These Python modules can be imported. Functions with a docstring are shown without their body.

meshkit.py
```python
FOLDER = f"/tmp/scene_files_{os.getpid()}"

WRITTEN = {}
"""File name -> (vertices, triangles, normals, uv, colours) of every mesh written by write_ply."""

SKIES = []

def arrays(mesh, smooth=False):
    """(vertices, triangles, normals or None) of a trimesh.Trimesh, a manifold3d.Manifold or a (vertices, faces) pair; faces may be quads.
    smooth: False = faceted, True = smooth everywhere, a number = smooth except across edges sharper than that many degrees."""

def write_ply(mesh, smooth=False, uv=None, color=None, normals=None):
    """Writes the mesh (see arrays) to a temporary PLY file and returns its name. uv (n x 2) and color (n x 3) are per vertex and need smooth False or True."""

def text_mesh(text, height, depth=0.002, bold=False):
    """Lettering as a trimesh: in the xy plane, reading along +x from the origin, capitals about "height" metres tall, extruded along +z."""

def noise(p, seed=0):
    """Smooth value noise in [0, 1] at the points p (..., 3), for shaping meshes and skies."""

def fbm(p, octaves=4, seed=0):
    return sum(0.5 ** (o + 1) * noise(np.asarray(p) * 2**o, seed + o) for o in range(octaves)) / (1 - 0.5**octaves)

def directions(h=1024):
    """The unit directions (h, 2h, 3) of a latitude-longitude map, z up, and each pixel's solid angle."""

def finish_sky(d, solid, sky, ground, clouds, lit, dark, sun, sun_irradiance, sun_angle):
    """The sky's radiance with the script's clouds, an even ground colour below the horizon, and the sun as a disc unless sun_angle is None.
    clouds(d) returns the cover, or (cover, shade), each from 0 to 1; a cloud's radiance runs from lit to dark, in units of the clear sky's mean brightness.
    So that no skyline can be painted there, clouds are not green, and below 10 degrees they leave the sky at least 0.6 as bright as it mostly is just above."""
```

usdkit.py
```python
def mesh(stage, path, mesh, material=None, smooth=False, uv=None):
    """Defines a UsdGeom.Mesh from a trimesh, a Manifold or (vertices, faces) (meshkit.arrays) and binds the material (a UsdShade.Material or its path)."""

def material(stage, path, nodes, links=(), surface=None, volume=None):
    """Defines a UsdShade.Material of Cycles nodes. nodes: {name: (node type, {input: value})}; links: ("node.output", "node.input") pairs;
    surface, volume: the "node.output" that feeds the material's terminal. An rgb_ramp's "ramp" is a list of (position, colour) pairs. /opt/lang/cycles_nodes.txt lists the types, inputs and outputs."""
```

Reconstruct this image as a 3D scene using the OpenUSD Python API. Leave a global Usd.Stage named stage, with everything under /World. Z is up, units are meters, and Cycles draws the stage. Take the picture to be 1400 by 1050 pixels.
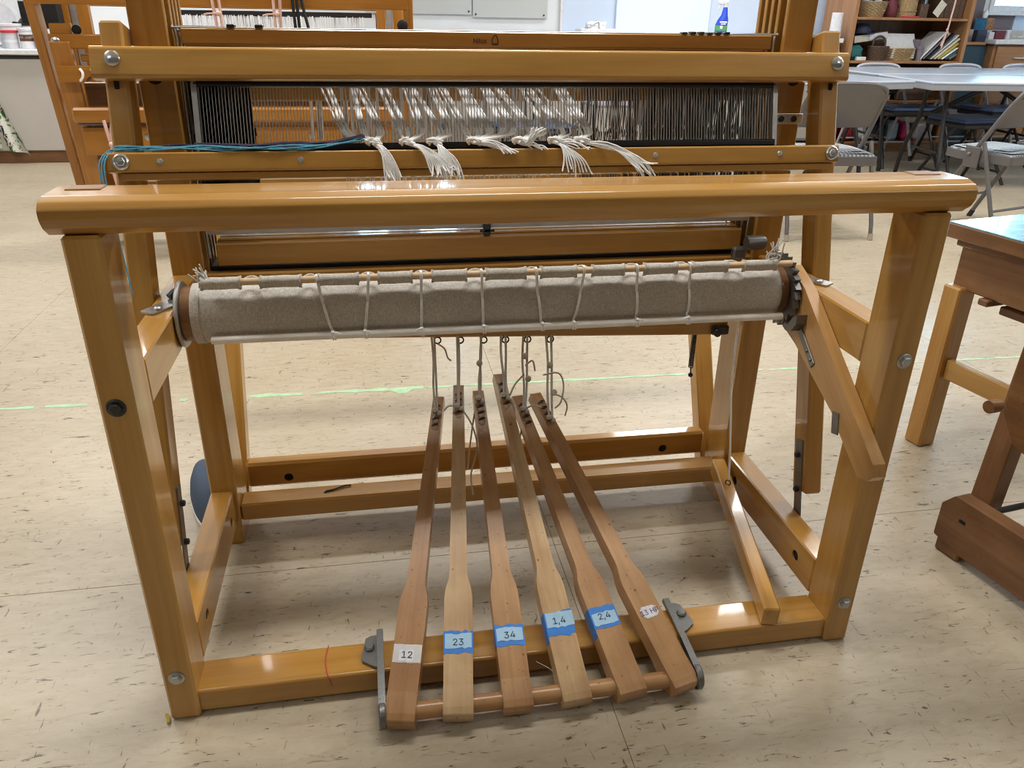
import math, random
import numpy as np, trimesh, manifold3d as m3d
from shapely.geometry import Polygon
from pxr import Usd, UsdGeom, UsdLux, UsdShade, Gf, Sdf, Vt
import usdkit, meshkit

random.seed(7); RNG = np.random.default_rng(7)
stage = Usd.Stage.CreateInMemory()
UsdGeom.SetStageUpAxis(stage, 'Z'); UsdGeom.SetStageMetersPerUnit(stage, 1.0)
UsdGeom.Xform.Define(stage, '/World'); UsdGeom.Scope.Define(stage, '/World/Looks')

# ------------------------------------------------------------------ camera, daylight, lamps, exposure
CAM = np.array([0.390, -1.048, 1.097]); YAW, PITCH, ROLL, FPX = 0.178, 0.440, 0.017, 1074.6
fw = np.array([math.sin(YAW)*math.cos(PITCH), math.cos(YAW)*math.cos(PITCH), -math.sin(PITCH)])
ri = np.cross(fw, [0, 0, 1]); ri /= np.linalg.norm(ri); up = np.cross(ri, fw)
r2 = ri*math.cos(ROLL) + up*math.sin(ROLL); u2 = -ri*math.sin(ROLL) + up*math.cos(ROLL)
cam = UsdGeom.Camera.Define(stage, '/World/Camera')
M = np.eye(4); M[0, :3] = r2; M[1, :3] = u2; M[2, :3] = -fw; M[3, :3] = CAM
cam.AddTransformOp().Set(Gf.Matrix4d(*M.ravel().tolist()))
cam.CreateHorizontalApertureAttr(36.0); cam.CreateFocalLengthAttr(FPX/1400*36.0)
cam.CreateClippingRangeAttr((0.05, 200.0)); cam.CreateFStopAttr(0.0)
cam.CreateExposureAttr(0.48)

sky = UsdLux.DomeLight.Define(stage, '/World/Sky')
sky.CreateIntensityAttr(5.0); sky.CreateColorAttr(Gf.Vec3f(0.45, 0.77, 1.0))
CEIL = 2.75
LAMPS = [(-1.7, 0.55), (0.7, 0.55), (3.1, 0.55), (5.5, 0.55), (-1.7, 3.0), (0.7, 3.0), (3.1, 3.0), (5.5, 3.0), (-1.7, 5.2), (3.1, 5.2), (-1.7, -1.9), (3.1, -1.9)]
for i, (lx, ly) in enumerate(LAMPS):
    L = UsdLux.RectLight.Define(stage, f'/World/CeilingLamp_{i+1:03d}')
    L.CreateWidthAttr(1.2); L.CreateHeightAttr(0.3)
    L.CreateIntensityAttr((20.0 if ly < 1 else 25.0) if ly > 0 else 8.0); L.CreateColorAttr(Gf.Vec3f(1.0, 0.985, 0.955))
    L.AddTranslateOp().Set(Gf.Vec3d(lx, ly, CEIL - 0.03))

# ------------------------------------------------------------------ helpers
used, WORLD = {}, {}
def numbered(parent, name):
    k = (parent, name); n = used.get(k, 0); used[k] = n + 1
    return f'{parent}/{name}' if n == 0 else f'{parent}/{name}_{n:03d}'
def path_of(p): return '/World' if p is None else str(p.GetPath())
def meta(prim, label=None, cat=None, group=None, kind=None):
    for k, v in (('label', label), ('category', cat), ('group', group), ('kind', kind)):
        if v: prim.SetCustomDataByKey(k, v)
    return prim
def gf(Mw): return Gf.Matrix4d(*np.asarray(Mw, float).T.ravel().tolist())
def trans(x, y, z):
    T = np.eye(4); T[:3, 3] = (x, y, z); return T
def rotz(a):
    T = np.eye(4); c, s = math.cos(a), math.sin(a); T[:2, :2] = [[c, -s], [s, c]]; return T
def frame(o, x, y, z):
    T = np.eye(4)
    for i, a in enumerate((x, y, z)): T[:3, i] = a
    T[:3, 3] = o; return T
def thing(name, label, cat, M=None, group=None, kind=None, parent=None):
    p = numbered(path_of(parent), name); x = UsdGeom.Xform.Define(stage, p)
    Mw = np.eye(4) if M is None else M
    Pw = WORLD.get(path_of(parent), np.eye(4)); x.AddTransformOp().Set(gf(np.linalg.inv(Pw) @ Mw)); WORLD[p] = Mw
    return meta(x.GetPrim(), label, cat, group, kind)
def put(name, shape, mat, parent=None, label=None, cat=None, group=None, kind=None, smooth=35):
    """One Mesh prim. shape: (mesh, world matrix) or a mesh in world coordinates."""
    P = path_of(parent); Pw = WORLD.get(P, np.eye(4))
    if isinstance(shape, tuple) and len(shape) == 2 and np.shape(shape[1]) == (4, 4): mesh, Mw = shape
    else: mesh, Mw = shape, np.eye(4)          # plain meshes are given in world coordinates
    p = numbered(P, name); m = usdkit.mesh(stage, p, mesh, LOOK[mat], smooth=smooth)
    m.AddTransformOp().Set(gf(np.linalg.inv(Pw) @ Mw)); WORLD[p] = Mw
    return meta(m.GetPrim(), label, cat, group, kind)
def at(parent, shape):
    """shape given in the parent's local frame -> world"""
    mesh, M = shape; return mesh, WORLD[path_of(parent)] @ M

def tm(man):
    m = man.to_mesh(); return trimesh.Trimesh(np.array(m.vert_properties[:, :3]), np.array(m.tri_verts), process=False)
def cat(*ms): return trimesh.util.concatenate([m for m in ms])
def chamf(l, w, h, c):
    c = min(c, 0.45*min(l, w, h)); P = []
    for sx in (-1, 1):
        for sy in (-1, 1):
            for sz in (-1, 1):
                a, b, d = sx*l/2, sy*w/2, sz*h/2
                P += [(a-sx*c, b-sy*c, d), (a-sx*c, b, d-sz*c), (a, b-sy*c, d-sz*c)]
    return m3d.Manifold.hull_points(np.array(P))
def bar(p0, p1, w, h, upv=(0, 0, 1), c=0.003, holes=()):
    """A board from p0 to p1, w across, h along upv; the grain runs along its local x. holes: (distance from p0, side 'y+','y-','z+', radius, offset)."""
    p0, p1 = np.array(p0, float), np.array(p1, float); d = p1-p0; L = np.linalg.norm(d); x = d/L
    u = np.array(upv, float)
    if abs(u @ x) > 0.99: u = np.array([0, 1.0, 0])
    z = u-(u@x)*x; z /= np.linalg.norm(z); y = np.cross(z, x)
    man = chamf(L, w, h, c)
    for (s, side, r, off) in holes:
        cyl = m3d.Manifold.cylinder(0.03, r, r, 24, True)
        if side[0] == 'y':
            cyl = cyl.rotate([90, 0, 0]).translate([s-L/2, (w/2-0.003)*(1 if side[1] == '+' else -1), off])
        else: cyl = cyl.translate([s-L/2, off, h/2])
        man = man - cyl
    return tm(man), frame((p0+p1)/2, x, y, z)
def box(x0, x1, y0, y1, z0, z1, c=0.003, **k):
    lx, ly, lz = x1-x0, y1-y0, z1-z0; cx, cy, cz = (x0+x1)/2, (y0+y1)/2, (z0+z1)/2
    if lx >= ly and lx >= lz: return bar((x0, cy, cz), (x1, cy, cz), ly, lz, (0, 0, 1), c, **k)
    if ly >= lz: return bar((cx, y0, cz), (cx, y1, cz), lx, lz, (0, 0, 1), c, **k)
    return bar((cx, cy, z0), (cx, cy, z1), lx, ly, (0, 1, 0), c, **k)
def sbox(x0, x1, y0, y1, z0, z1, c=0.003):
    m = tm(chamf(x1-x0, y1-y0, z1-z0, c)); m.apply_translation(((x0+x1)/2, (y0+y1)/2, (z0+z1)/2)); return m
def prism(poly, x0, x1, plane='yz'):
    """A side profile extruded. plane yz: points (y, z) extruded along x; xz: along y; xy: along z."""
    m = trimesh.creation.extrude_polygon(Polygon(poly), x1-x0, engine='earcut'); v = m.vertices.copy()
    if plane == 'yz': m.vertices = np.c_[v[:, 2]+x0, v[:, 0], v[:, 1]]
    elif plane == 'xz': m.vertices = np.c_[v[:, 0], v[:, 2]+x0, v[:, 1]]; m.invert()
    else: m.vertices = np.c_[v[:, 0], v[:, 1], v[:, 2]+x0]
    return m
def tube(pts, r, n=8, closed=False, caps=True):
    P = np.array(pts, float); T = np.gradient(P, axis=0)
    if closed: T = np.roll(P, -1, 0)-np.roll(P, 1, 0)
    T /= np.linalg.norm(T, axis=1, keepdims=True)+1e-12
    a = np.cross(T[0], [0, 0, 1.0] if abs(T[0, 2]) < 0.9 else [1.0, 0, 0]); a /= np.linalg.norm(a)
    A = []
    for t in T:
        a = a-(a@t)*t; a /= np.linalg.norm(a)+1e-12; A.append(a)
    A = np.array(A); B = np.cross(T, A); g = np.arange(n)*2*np.pi/n
    R = np.broadcast_to(np.asarray(r, float), (len(P),))
    V = P[:, None]+R[:, None, None]*(np.cos(g)[None, :, None]*A[:, None]+np.sin(g)[None, :, None]*B[:, None])
    V = V.reshape(-1, 3); F = []
    m = len(P)
    for i in range(m if closed else m-1):
        j = (i+1) % m
        for k in range(n):
            q = (k+1) % n; F += [(i*n+k, i*n+q, j*n+q), (i*n+k, j*n+q, j*n+k)]
    if caps and not closed:
        c0, c1 = len(V), len(V)+1; V = np.vstack([V, P[0], P[-1]])
        for k in range(n):
            q = (k+1) % n; F += [(c0, q, k), (c1, (m-1)*n+k, (m-1)*n+q)]
    return trimesh.Trimesh(V, np.array(F), process=False)
def curve(ctrl, n=16):
    """Catmull-Rom through the points."""
    P = np.array(ctrl, float)
    if len(P) < 3: return np.array([P[0]+(P[-1]-P[0])*t for t in np.linspace(0, 1, n)])
    Q = np.vstack([2*P[0]-P[1], P, 2*P[-1]-P[-2]]); out = []
    k = max(2, n//(len(P)-1))
    for i in range(len(P)-1):
        a, b, c, d = Q[i:i+4]
        for t in np.linspace(0, 1, k, endpoint=False):
            out.append(0.5*((2*b)+(c-a)*t+(2*a-5*b+4*c-d)*t*t+(3*b-a-3*c+d)*t**3))
    out.append(P[-1]); return np.array(out)
def lathe(prof, n=28):
    """profile (r, z) about z"""
    return trimesh.creation.revolve(np.array(prof, float), sections=n)
def cyl(p0, p1, r, n=20):
    m = tube([p0, (np.array(p0)+np.array(p1))/2, p1], r, n); return m
def rod(p0, p1, r, n=18):
    """a dowel with the grain along local x"""
    p0, p1 = np.array(p0, float), np.array(p1, float); L = np.linalg.norm(p1-p0); x = (p1-p0)/L
    a = np.cross(x, [0, 0, 1.0] if abs(x[2]) < 0.9 else [0, 1.0, 0]); a /= np.linalg.norm(a)
    e = min(0.15*r, 0.002)
    return tube([(-L/2, 0, 0), (-L/2+1e-4, 0, 0), (-L/2+e, 0, 0), (L/2-e, 0, 0), (L/2-1e-4, 0, 0), (L/2, 0, 0)], [r*.5, r-e, r, r, r-e, r*.5], n), frame((p0+p1)/2, x, a, np.cross(x, a))
def bolt(p, nrm, r=0.009, h=0.007, washer=True):
    n = np.array(nrm, float); n /= np.linalg.norm(n); p = np.array(p, float)
    ms = []
    if washer: ms.append(tube([p-n*.0005, p+n*.0012, p+n*.0022, p+n*.0023], [r*1.45, r*1.45, r*1.3, r*.3], 24))
    ms.append(tube([p, p+n*h*.8, p+n*h, p+n*(h+.0002)], [r, r, r*.8, r*.2], 6)); return cat(*ms)
def ring(c, nrm, R, r, n=20, m=6, a0=0, a1=2*np.pi):
    n_ = np.array(nrm, float); n_ /= np.linalg.norm(n_); a = np.cross(n_, [0.3, 0.2, 1]); a /= np.linalg.norm(a); b = np.cross(n_, a)
    full = abs(a1-a0-2*np.pi) < 1e-6
    t = np.linspace(a0, a1, n, endpoint=not full)
    return tube([np.array(c)+R*(math.cos(x)*a+math.sin(x)*b) for x in t], r, m, closed=full)
def sphere(c, r, sub=2, s=(1, 1, 1)):
    m = trimesh.creation.icosphere(sub, r); m.vertices = m.vertices*np.array(s)+np.array(c); return m
def moved(mesh, T):
    m = mesh.copy(); m.apply_transform(T); return m

def regrain(mesh, Mw):
    return moved(mesh, np.linalg.inv(Mw)), Mw
def inworld(shape): return moved(shape[0], shape[1])

# ------------------------------------------------------------------ materials
LOOK = {}
def mat(name, nodes, links, surface='p.BSDF'):
    LOOK[name] = usdkit.material(stage, f'/World/Looks/{name}', nodes, links, surface); return name
def plain(name, col, rough=0.5, metal=0.0, coat=0.0, var=0.06, bump=0.0, scale=30, **k):
    lo = tuple(max(0, c*(1-var*2)) for c in col); hi = tuple(min(1, c*(1+var)) for c in col)
    nodes = {'t': ('texture_coordinate', {}), 'n': ('noise_texture', {'scale': scale, 'detail': 4.0, 'roughness': 0.6}),
             'r': ('rgb_ramp', {'ramp': [(0.3, lo), (0.7, hi)]}),
             'p': ('principled_bsdf', {'roughness': rough, 'metallic': metal, 'coat_weight': coat, **k})}
    links = [('t.object', 'n.vector'), ('n.fac', 'r.fac'), ('r.color', 'p.base_color')]
    if bump:
        nodes['b'] = ('bump', {'strength': bump, 'distance': 0.002}); links += [('n.fac', 'b.height'), ('b.normal', 'p.normal')]
    return mat(name, nodes, links)
def wood(name, dark, mid, light, rough=0.28, coat=0.5, fine=1.0, spots=0.0, coat_rough=0.12):
    nodes = {'t': ('texture_coordinate', {}), 'o': ('object_info', {}),
             'ro': ('math', {'math_type': 'multiply', 'value2': 37.0}),
             'cx': ('combine_xyz', {}), 'off': ('vector_math', {'math_type': 'add'}),
             'm1': ('mapping', {'scale': (1.1, 13, 13)}), 'n1': ('noise_texture', {'scale': 1.6, 'detail': 4.0, 'roughness': 0.55, 'distortion': 0.6}),
             'm2': ('mapping', {'scale': (7, 170*fine, 170*fine)}), 'n2': ('noise_texture', {'scale': 1.0, 'detail': 3.0}),
             'm3': ('mapping', {'scale': (0.5, 9, 9)}), 'w': ('wave_texture', {'wave_type': 'bands', 'bands_direction': 'y', 'scale': 1.3, 'distortion': 5.0, 'detail': 2.0, 'detail_scale': 1.2}),
             'r1': ('rgb_ramp', {'ramp': [(0.30, dark), (0.52, mid), (0.75, light)]}),
             'r2': ('rgb_ramp', {'ramp': [(0.25, (0.80, 0.76, 0.70)), (0.6, (1, 1, 1))]}),
             'r3': ('rgb_ramp', {'ramp': [(0.0, (0.88, 0.84, 0.78)), (0.35, (1, 1, 1))]}),
             'x1': ('mix_color', {'blend_type': 'multiply', 'fac': 0.45}), 'x2': ('mix_color', {'blend_type': 'multiply', 'fac': 0.4}),
             'rt': ('rgb_ramp', {'ramp': [(0.0, (0.93, 0.90, 0.86)), (0.5, (1, 1, 1)), (1.0, (1.0, 0.97, 0.92))]}), 'x3': ('mix_color', {'blend_type': 'multiply', 'fac': 1.0}),
             'b': ('bump', {'strength': 0.12, 'distance': 0.0008}),
             'p': ('principled_bsdf', {'roughness': rough, 'coat_weight': coat, 'coat_roughness': coat_rough, 'specular_ior_level': 0.4})}
    links = [('o.random', 'ro.value1'), ('ro.value', 'cx.x'), ('ro.value', 'cx.y'), ('ro.value', 'cx.z'), ('t.object', 'off.vector1'), ('cx.vector', 'off.vector2'),
             ('off.vector', 'm1.vector'), ('off.vector', 'm2.vector'), ('off.vector', 'm3.vector'), ('m1.vector', 'n1.vector'), ('m2.vector', 'n2.vector'), ('m3.vector', 'w.vector'),
             ('n1.fac', 'r1.fac'), ('n2.fac', 'r2.fac'), ('w.fac', 'r3.fac'), ('r1.color', 'x1.a'), ('r2.color', 'x1.b'), ('x1.result', 'x2.a'), ('r3.color', 'x2.b'),
             ('o.random', 'rt.fac'), ('x2.result', 'x3.a'), ('rt.color', 'x3.b'), ('n2.fac', 'b.height'), ('b.normal', 'p.normal')]
    last = 'x3.result'
    if spots:
        nodes.update({'ns': ('noise_texture', {'scale': 120.0, 'detail': 2.0}), 'rs': ('rgb_ramp', {'ramp': [(0.68, (1, 1, 1)), (0.76, (0.25, 0.18, 0.12))]}),
                      'ns2': ('noise_texture', {'scale': 14.0, 'detail': 4.0}), 'rs2': ('rgb_ramp', {'ramp': [(0.35, (0.78, 0.72, 0.68)), (0.6, (1, 1, 1))]}),
                      'x4': ('mix_color', {'blend_type': 'multiply', 'fac': spots}), 'x5': ('mix_color', {'blend_type': 'multiply', 'fac': 0.7})})
        links += [('off.vector', 'ns.vector'), ('ns.fac', 'rs.fac'), (last, 'x4.a'), ('rs.color', 'x4.b'), ('off.vector', 'ns2.vector'), ('ns2.fac', 'rs2.fac'), ('x4.result', 'x5.a'), ('rs2.color', 'x5.b')]
        last = 'x5.result'
    links.append((last, 'p.base_color')); return mat(name, nodes, links)

wood('honey_wood', (0.385, 0.185, 0.034), (0.47, 0.245, 0.053), (0.55, 0.315, 0.085), coat_rough=0.07)
wood('pale_wood', (0.42, 0.215, 0.065), (0.50, 0.28, 0.10), (0.58, 0.36, 0.15), rough=0.35, coat=0.3)
wood('treadle_wood', (0.39, 0.20, 0.085), (0.48, 0.275, 0.125), (0.57, 0.36, 0.19), rough=0.34, coat=0.35, spots=0.8, coat_rough=0.2)
wood('treadle_pale', (0.46, 0.29, 0.14), (0.55, 0.37, 0.20), (0.63, 0.45, 0.27), rough=0.34, coat=0.35, spots=0.8, coat_rough=0.2)
wood('brown_wood', (0.15, 0.068, 0.026), (0.215, 0.104, 0.042), (0.28, 0.142, 0.062), rough=0.4, coat=0.25, spots=0.5)
wood('orange_wood', (0.34, 0.135, 0.018), (0.41, 0.172, 0.027), (0.48, 0.215, 0.04))
wood('shelf_wood', (0.32, 0.155, 0.065), (0.40, 0.205, 0.09), (0.47, 0.255, 0.12), rough=0.4, coat=0.2)
wood('dowel_wood', (0.62, 0.44, 0.26), (0.70, 0.52, 0.33), (0.76, 0.60, 0.42), rough=0.45, coat=0.1)
plain('white_stick', (0.92, 0.89, 0.83), 0.45)
plain('end_grain', (0.26, 0.13, 0.055), 0.5)
plain('steel', (0.50, 0.50, 0.49), 0.42, metal=1.0)
plain('bright_steel', (0.75, 0.75, 0.74), 0.22, metal=1.0)
plain('dark_steel', (0.055, 0.055, 0.055), 0.42, metal=0.6)
plain('cast_iron', (0.21, 0.21, 0.205), 0.40, metal=0.8, bump=0.2, scale=300)
plain('black_paint', (0.012, 0.012, 0.014), 0.4)
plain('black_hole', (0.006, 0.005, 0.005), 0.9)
plain('heddle_steel', (0.10, 0.095, 0.09), 0.45, metal=0.5)
plain('heddle_bright', (0.62, 0.62, 0.62), 0.35, metal=0.8)
plain('heddle_white', (0.88, 0.88, 0.90), 0.6)
plain('yarn_white', (0.95, 0.945, 0.935), 0.85, var=0.05, bump=0.4, scale=900)
plain('cord_grey', (0.62, 0.58, 0.51), 0.85, bump=0.4, scale=900)
plain('yarn_blue', (0.08, 0.30, 0.42), 0.8, var=0.15, bump=0.4, scale=500)
plain('yarn_purple', (0.055, 0.04, 0.085), 0.8, var=0.15, bump=0.4, scale=500)
plain('cord_pink', (0.72, 0.47, 0.40), 0.8)
plain('paper_white', (0.72, 0.72, 0.74), 0.6)
plain('paper_blue', (0.36, 0.56, 0.74), 0.6)
plain('tape_blue', (0.035, 0.20, 0.62), 0.5)
plain('tape_clear', (0.62, 0.60, 0.59), 0.35)
plain('ink', (0.03, 0.03, 0.05), 0.6)
plain('ink_purple', (0.10, 0.04, 0.22), 0.6)
plain('red_ink', (0.50, 0.05, 0.04), 0.6)
plain('brand_ink', (0.06, 0.03, 0.012), 0.6)
plain('tape_green', (0.42, 0.62, 0.38), 0.55, var=0.12)
plain('wall_white', (0.72, 0.74, 0.76), 0.7, var=0.02, scale=6)
plain('wall_grey', (0.40, 0.40, 0.39), 0.8, var=0.02, scale=6)
plain('wall_dark', (0.13, 0.12, 0.11), 0.8)
plain('ceiling_white', (0.78, 0.78, 0.76), 0.8, var=0.02)
plain('board_blue', (0.58, 0.67, 0.82), 0.35, var=0.02, scale=3)
plain('board_bright', (0.72, 0.82, 0.95), 0.30, var=0.01, scale=3)
plain('pin_board', (0.52, 0.53, 0.52), 0.85, bump=0.2, scale=300)
plain('cabinet_white', (0.50, 0.465, 0.43), 0.45, var=0.02, scale=4)
plain('counter_white', (0.74, 0.75, 0.78), 0.3)
plain('table_top', (0.46, 0.52, 0.62), 0.22, var=0.02, scale=8, bump=0.05)
plain('chair_white', (0.55, 0.57, 0.64), 0.35, var=0.02)
plain('table_skirt', (0.30, 0.31, 0.345), 0.4, var=0.02)
plain('chair_grey', (0.15, 0.14, 0.14), 0.38, metal=0.2, var=0.03)
plain('chair_pad_blue', (0.035, 0.065, 0.15), 0.45)
plain('rubber', (0.02, 0.02, 0.02), 0.7)
plain('rubber_beige', (0.42, 0.36, 0.29), 0.7)
plain('teal_panel', (0.035, 0.085, 0.125), 0.5, var=0.03)
plain('plastic_white', (0.74, 0.74, 0.76), 0.35)
plain('plastic_clear', (0.62, 0.62, 0.66), 0.2)
plain('plastic_red', (0.55, 0.04, 0.06), 0.4)
plain('plastic_blue', (0.02, 0.08, 0.62), 0.3)
plain('label_green', (0.10, 0.35, 0.12), 0.5)
plain('coffee', (0.12, 0.045, 0.025), 0.5)
plain('navy', (0.02, 0.025, 0.06), 0.6)
plain('denim', (0.05, 0.075, 0.12), 0.8, bump=0.4, scale=400)
plain('teal_cloth', (0.03, 0.16, 0.16), 0.8)
plain('wicker', (0.40, 0.27, 0.13), 0.7, var=0.3, bump=0.6, scale=120)
plain('wicker_dark', (0.12, 0.07, 0.045), 0.7, var=0.3, bump=0.6, scale=120)
plain('cream', (0.62, 0.57, 0.46), 0.7)
plain('yellow', (0.55, 0.42, 0.06), 0.6)
plain('magenta', (0.70, 0.05, 0.22), 0.6)
plain('tissue_blue', (0.05, 0.25, 0.50), 0.6, var=0.2, scale=60)
plain('tissue_orange', (0.45, 0.20, 0.07), 0.6, var=0.5, scale=70)
plain('purple_grey', (0.19, 0.16, 0.19), 0.5, var=0.03)
plain('maroon', (0.14, 0.02, 0.03), 0.6)

# canvas: plain weave linen with slub and bump
mat('canvas', {'t': ('texture_coordinate', {}), 'ma': ('mapping', {'scale': (1100, 160, 160)}), 'mb': ('mapping', {'scale': (160, 1300, 1300)}),
     'na': ('noise_texture', {'scale': 1.0, 'detail': 2.0}), 'nb': ('noise_texture', {'scale': 1.0, 'detail': 2.0}), 'nc': ('noise_texture', {'scale': 9.0, 'detail': 4.0}),
     'mx': ('math', {'math_type': 'multiply'}), 'r': ('rgb_ramp', {'ramp': [(0.12, (0.42, 0.39, 0.345)), (0.25, (0.58, 0.545, 0.49)), (0.42, (0.78, 0.75, 0.69))]}),
     'r2': ('rgb_ramp', {'ramp': [(0.3, (0.82, 0.8, 0.78)), (0.7, (1, 1, 1))]}), 'x': ('mix_color', {'blend_type': 'multiply', 'fac': 1.0}),
     'b': ('bump', {'strength': 0.6, 'distance': 0.001}), 'p': ('principled_bsdf', {'roughness': 0.95, 'sheen_weight': 0.25})},
    [('t.object', 'ma.vector'), ('t.object', 'mb.vector'), ('t.object', 'nc.vector'), ('ma.vector', 'na.vector'), ('mb.vector', 'nb.vector'), ('na.fac', 'mx.value1'), ('nb.fac', 'mx.value2'),
     ('mx.value', 'r.fac'), ('nc.fac', 'r2.fac'), ('r.color', 'x.a'), ('r2.color', 'x.b'), ('x.result', 'p.base_color'), ('mx.value', 'b.height'), ('b.normal', 'p.normal')])
# floor: old beige marbled linoleum with dark streaks, scuffs and scratches
mat('linoleum', {'t': ('geometry', {}), 'm1': ('mapping', {'scale': (5, 14, 1), 'rotation': (0, 0, 0.12)}), 'n1': ('noise_texture', {'scale': 3.0, 'detail': 6.0, 'roughness': 0.65, 'distortion': 0.8}),
     'r1': ('rgb_ramp', {'ramp': [(0.28, (0.425, 0.35, 0.245)), (0.50, (0.48, 0.405, 0.295)), (0.72, (0.525, 0.455, 0.345))]}),
     'm2': ('mapping', {'scale': (24, 105, 1), 'rotation': (0, 0, 0.2)}), 'n2': ('noise_texture', {'scale': 1.0, 'detail': 3.0, 'roughness': 0.6, 'distortion': 1.2}), 'r2': ('rgb_ramp', {'ramp': [(0.315, (0.08, 0.065, 0.05)), (0.345, (0.80, 0.77, 0.72)), (0.41, (1, 1, 1))]}),
     'm3': ('mapping', {'scale': (110, 26, 1), 'rotation': (0, 0, 0.6)}), 'n3': ('noise_texture', {'scale': 1.0, 'detail': 3.0, 'roughness': 0.6, 'distortion': 1.2}), 'r3': ('rgb_ramp', {'ramp': [(0.288, (0.10, 0.08, 0.06)), (0.316, (0.88, 0.86, 0.83)), (0.36, (1, 1, 1))]}),
     'n4': ('noise_texture', {'scale': 1.1, 'detail': 3.0}), 'r4': ('rgb_ramp', {'ramp': [(0.3, (0.90, 0.885, 0.86)), (0.65, (1, 1, 1))]}),
     'x1': ('mix_color', {'blend_type': 'multiply', 'fac': 0.85}), 'x2': ('mix_color', {'blend_type': 'multiply', 'fac': 0.75}), 'x3': ('mix_color', {'blend_type': 'multiply', 'fac': 1.0}),
     'rr': ('map_range', {'from_min': 0.3, 'from_max': 0.7, 'to_min': 0.26, 'to_max': 0.42}), 'b': ('bump', {'strength': 0.12, 'distance': 0.002}), 'p': ('principled_bsdf', {'specular_ior_level': 0.45})},
    [('t.position', 'm1.vector'), ('t.position', 'm2.vector'), ('t.position', 'm3.vector'), ('t.position', 'n4.vector'), ('m1.vector', 'n1.vector'), ('m2.vector', 'n2.vector'), ('m3.vector', 'n3.vector'),
     ('n1.fac', 'r1.fac'), ('n2.fac', 'r2.fac'), ('n3.fac', 'r3.fac'), ('n4.fac', 'r4.fac'), ('r1.color', 'x1.a'), ('r2.color', 'x1.b'), ('x1.result', 'x2.a'), ('r3.color', 'x2.b'),
     ('x2.result', 'x3.a'), ('r4.color', 'x3.b'), ('x3.result', 'p.base_color'), ('n4.fac', 'rr.value'), ('rr.result', 'p.roughness'), ('n1.fac', 'b.height'), ('b.normal', 'p.normal')])
plain('seam_dark', (0.33, 0.28, 0.20), 0.8)
# stone-pattern laminate of the work table
mat('stone_laminate', {'t': ('texture_coordinate', {}), 'm': ('mapping', {'scale': (3, 9, 3)}), 'n': ('noise_texture', {'scale': 4.0, 'detail': 6.0, 'roughness': 0.65, 'distortion': 0.8}),
     'r': ('rgb_ramp', {'ramp': [(0.3, (0.10, 0.22, 0.30)), (0.5, (0.22, 0.42, 0.52)), (0.7, (0.42, 0.60, 0.66))]}), 'p': ('principled_bsdf', {'roughness': 0.22, 'coat_weight': 0.3})},
    [('t.object', 'm.vector'), ('m.vector', 'n.vector'), ('n.fac', 'r.fac'), ('r.color', 'p.base_color')])
# woven stripe seat fabric
mat('striped_fabric', {'t': ('texture_coordinate', {}), 'w': ('wave_texture', {'wave_type': 'bands', 'bands_direction': 'x', 'scale': 14.0, 'distortion': 1.2, 'detail': 1.0}),
     'r': ('rgb_ramp', {'ramp': [(0.3, (0.13, 0.14, 0.15)), (0.7, (0.40, 0.42, 0.44))]}), 'p': ('principled_bsdf', {'roughness': 0.6})},
    [('t.object', 'w.vector'), ('w.fac', 'r.fac'), ('r.color', 'p.base_color')])
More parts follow.
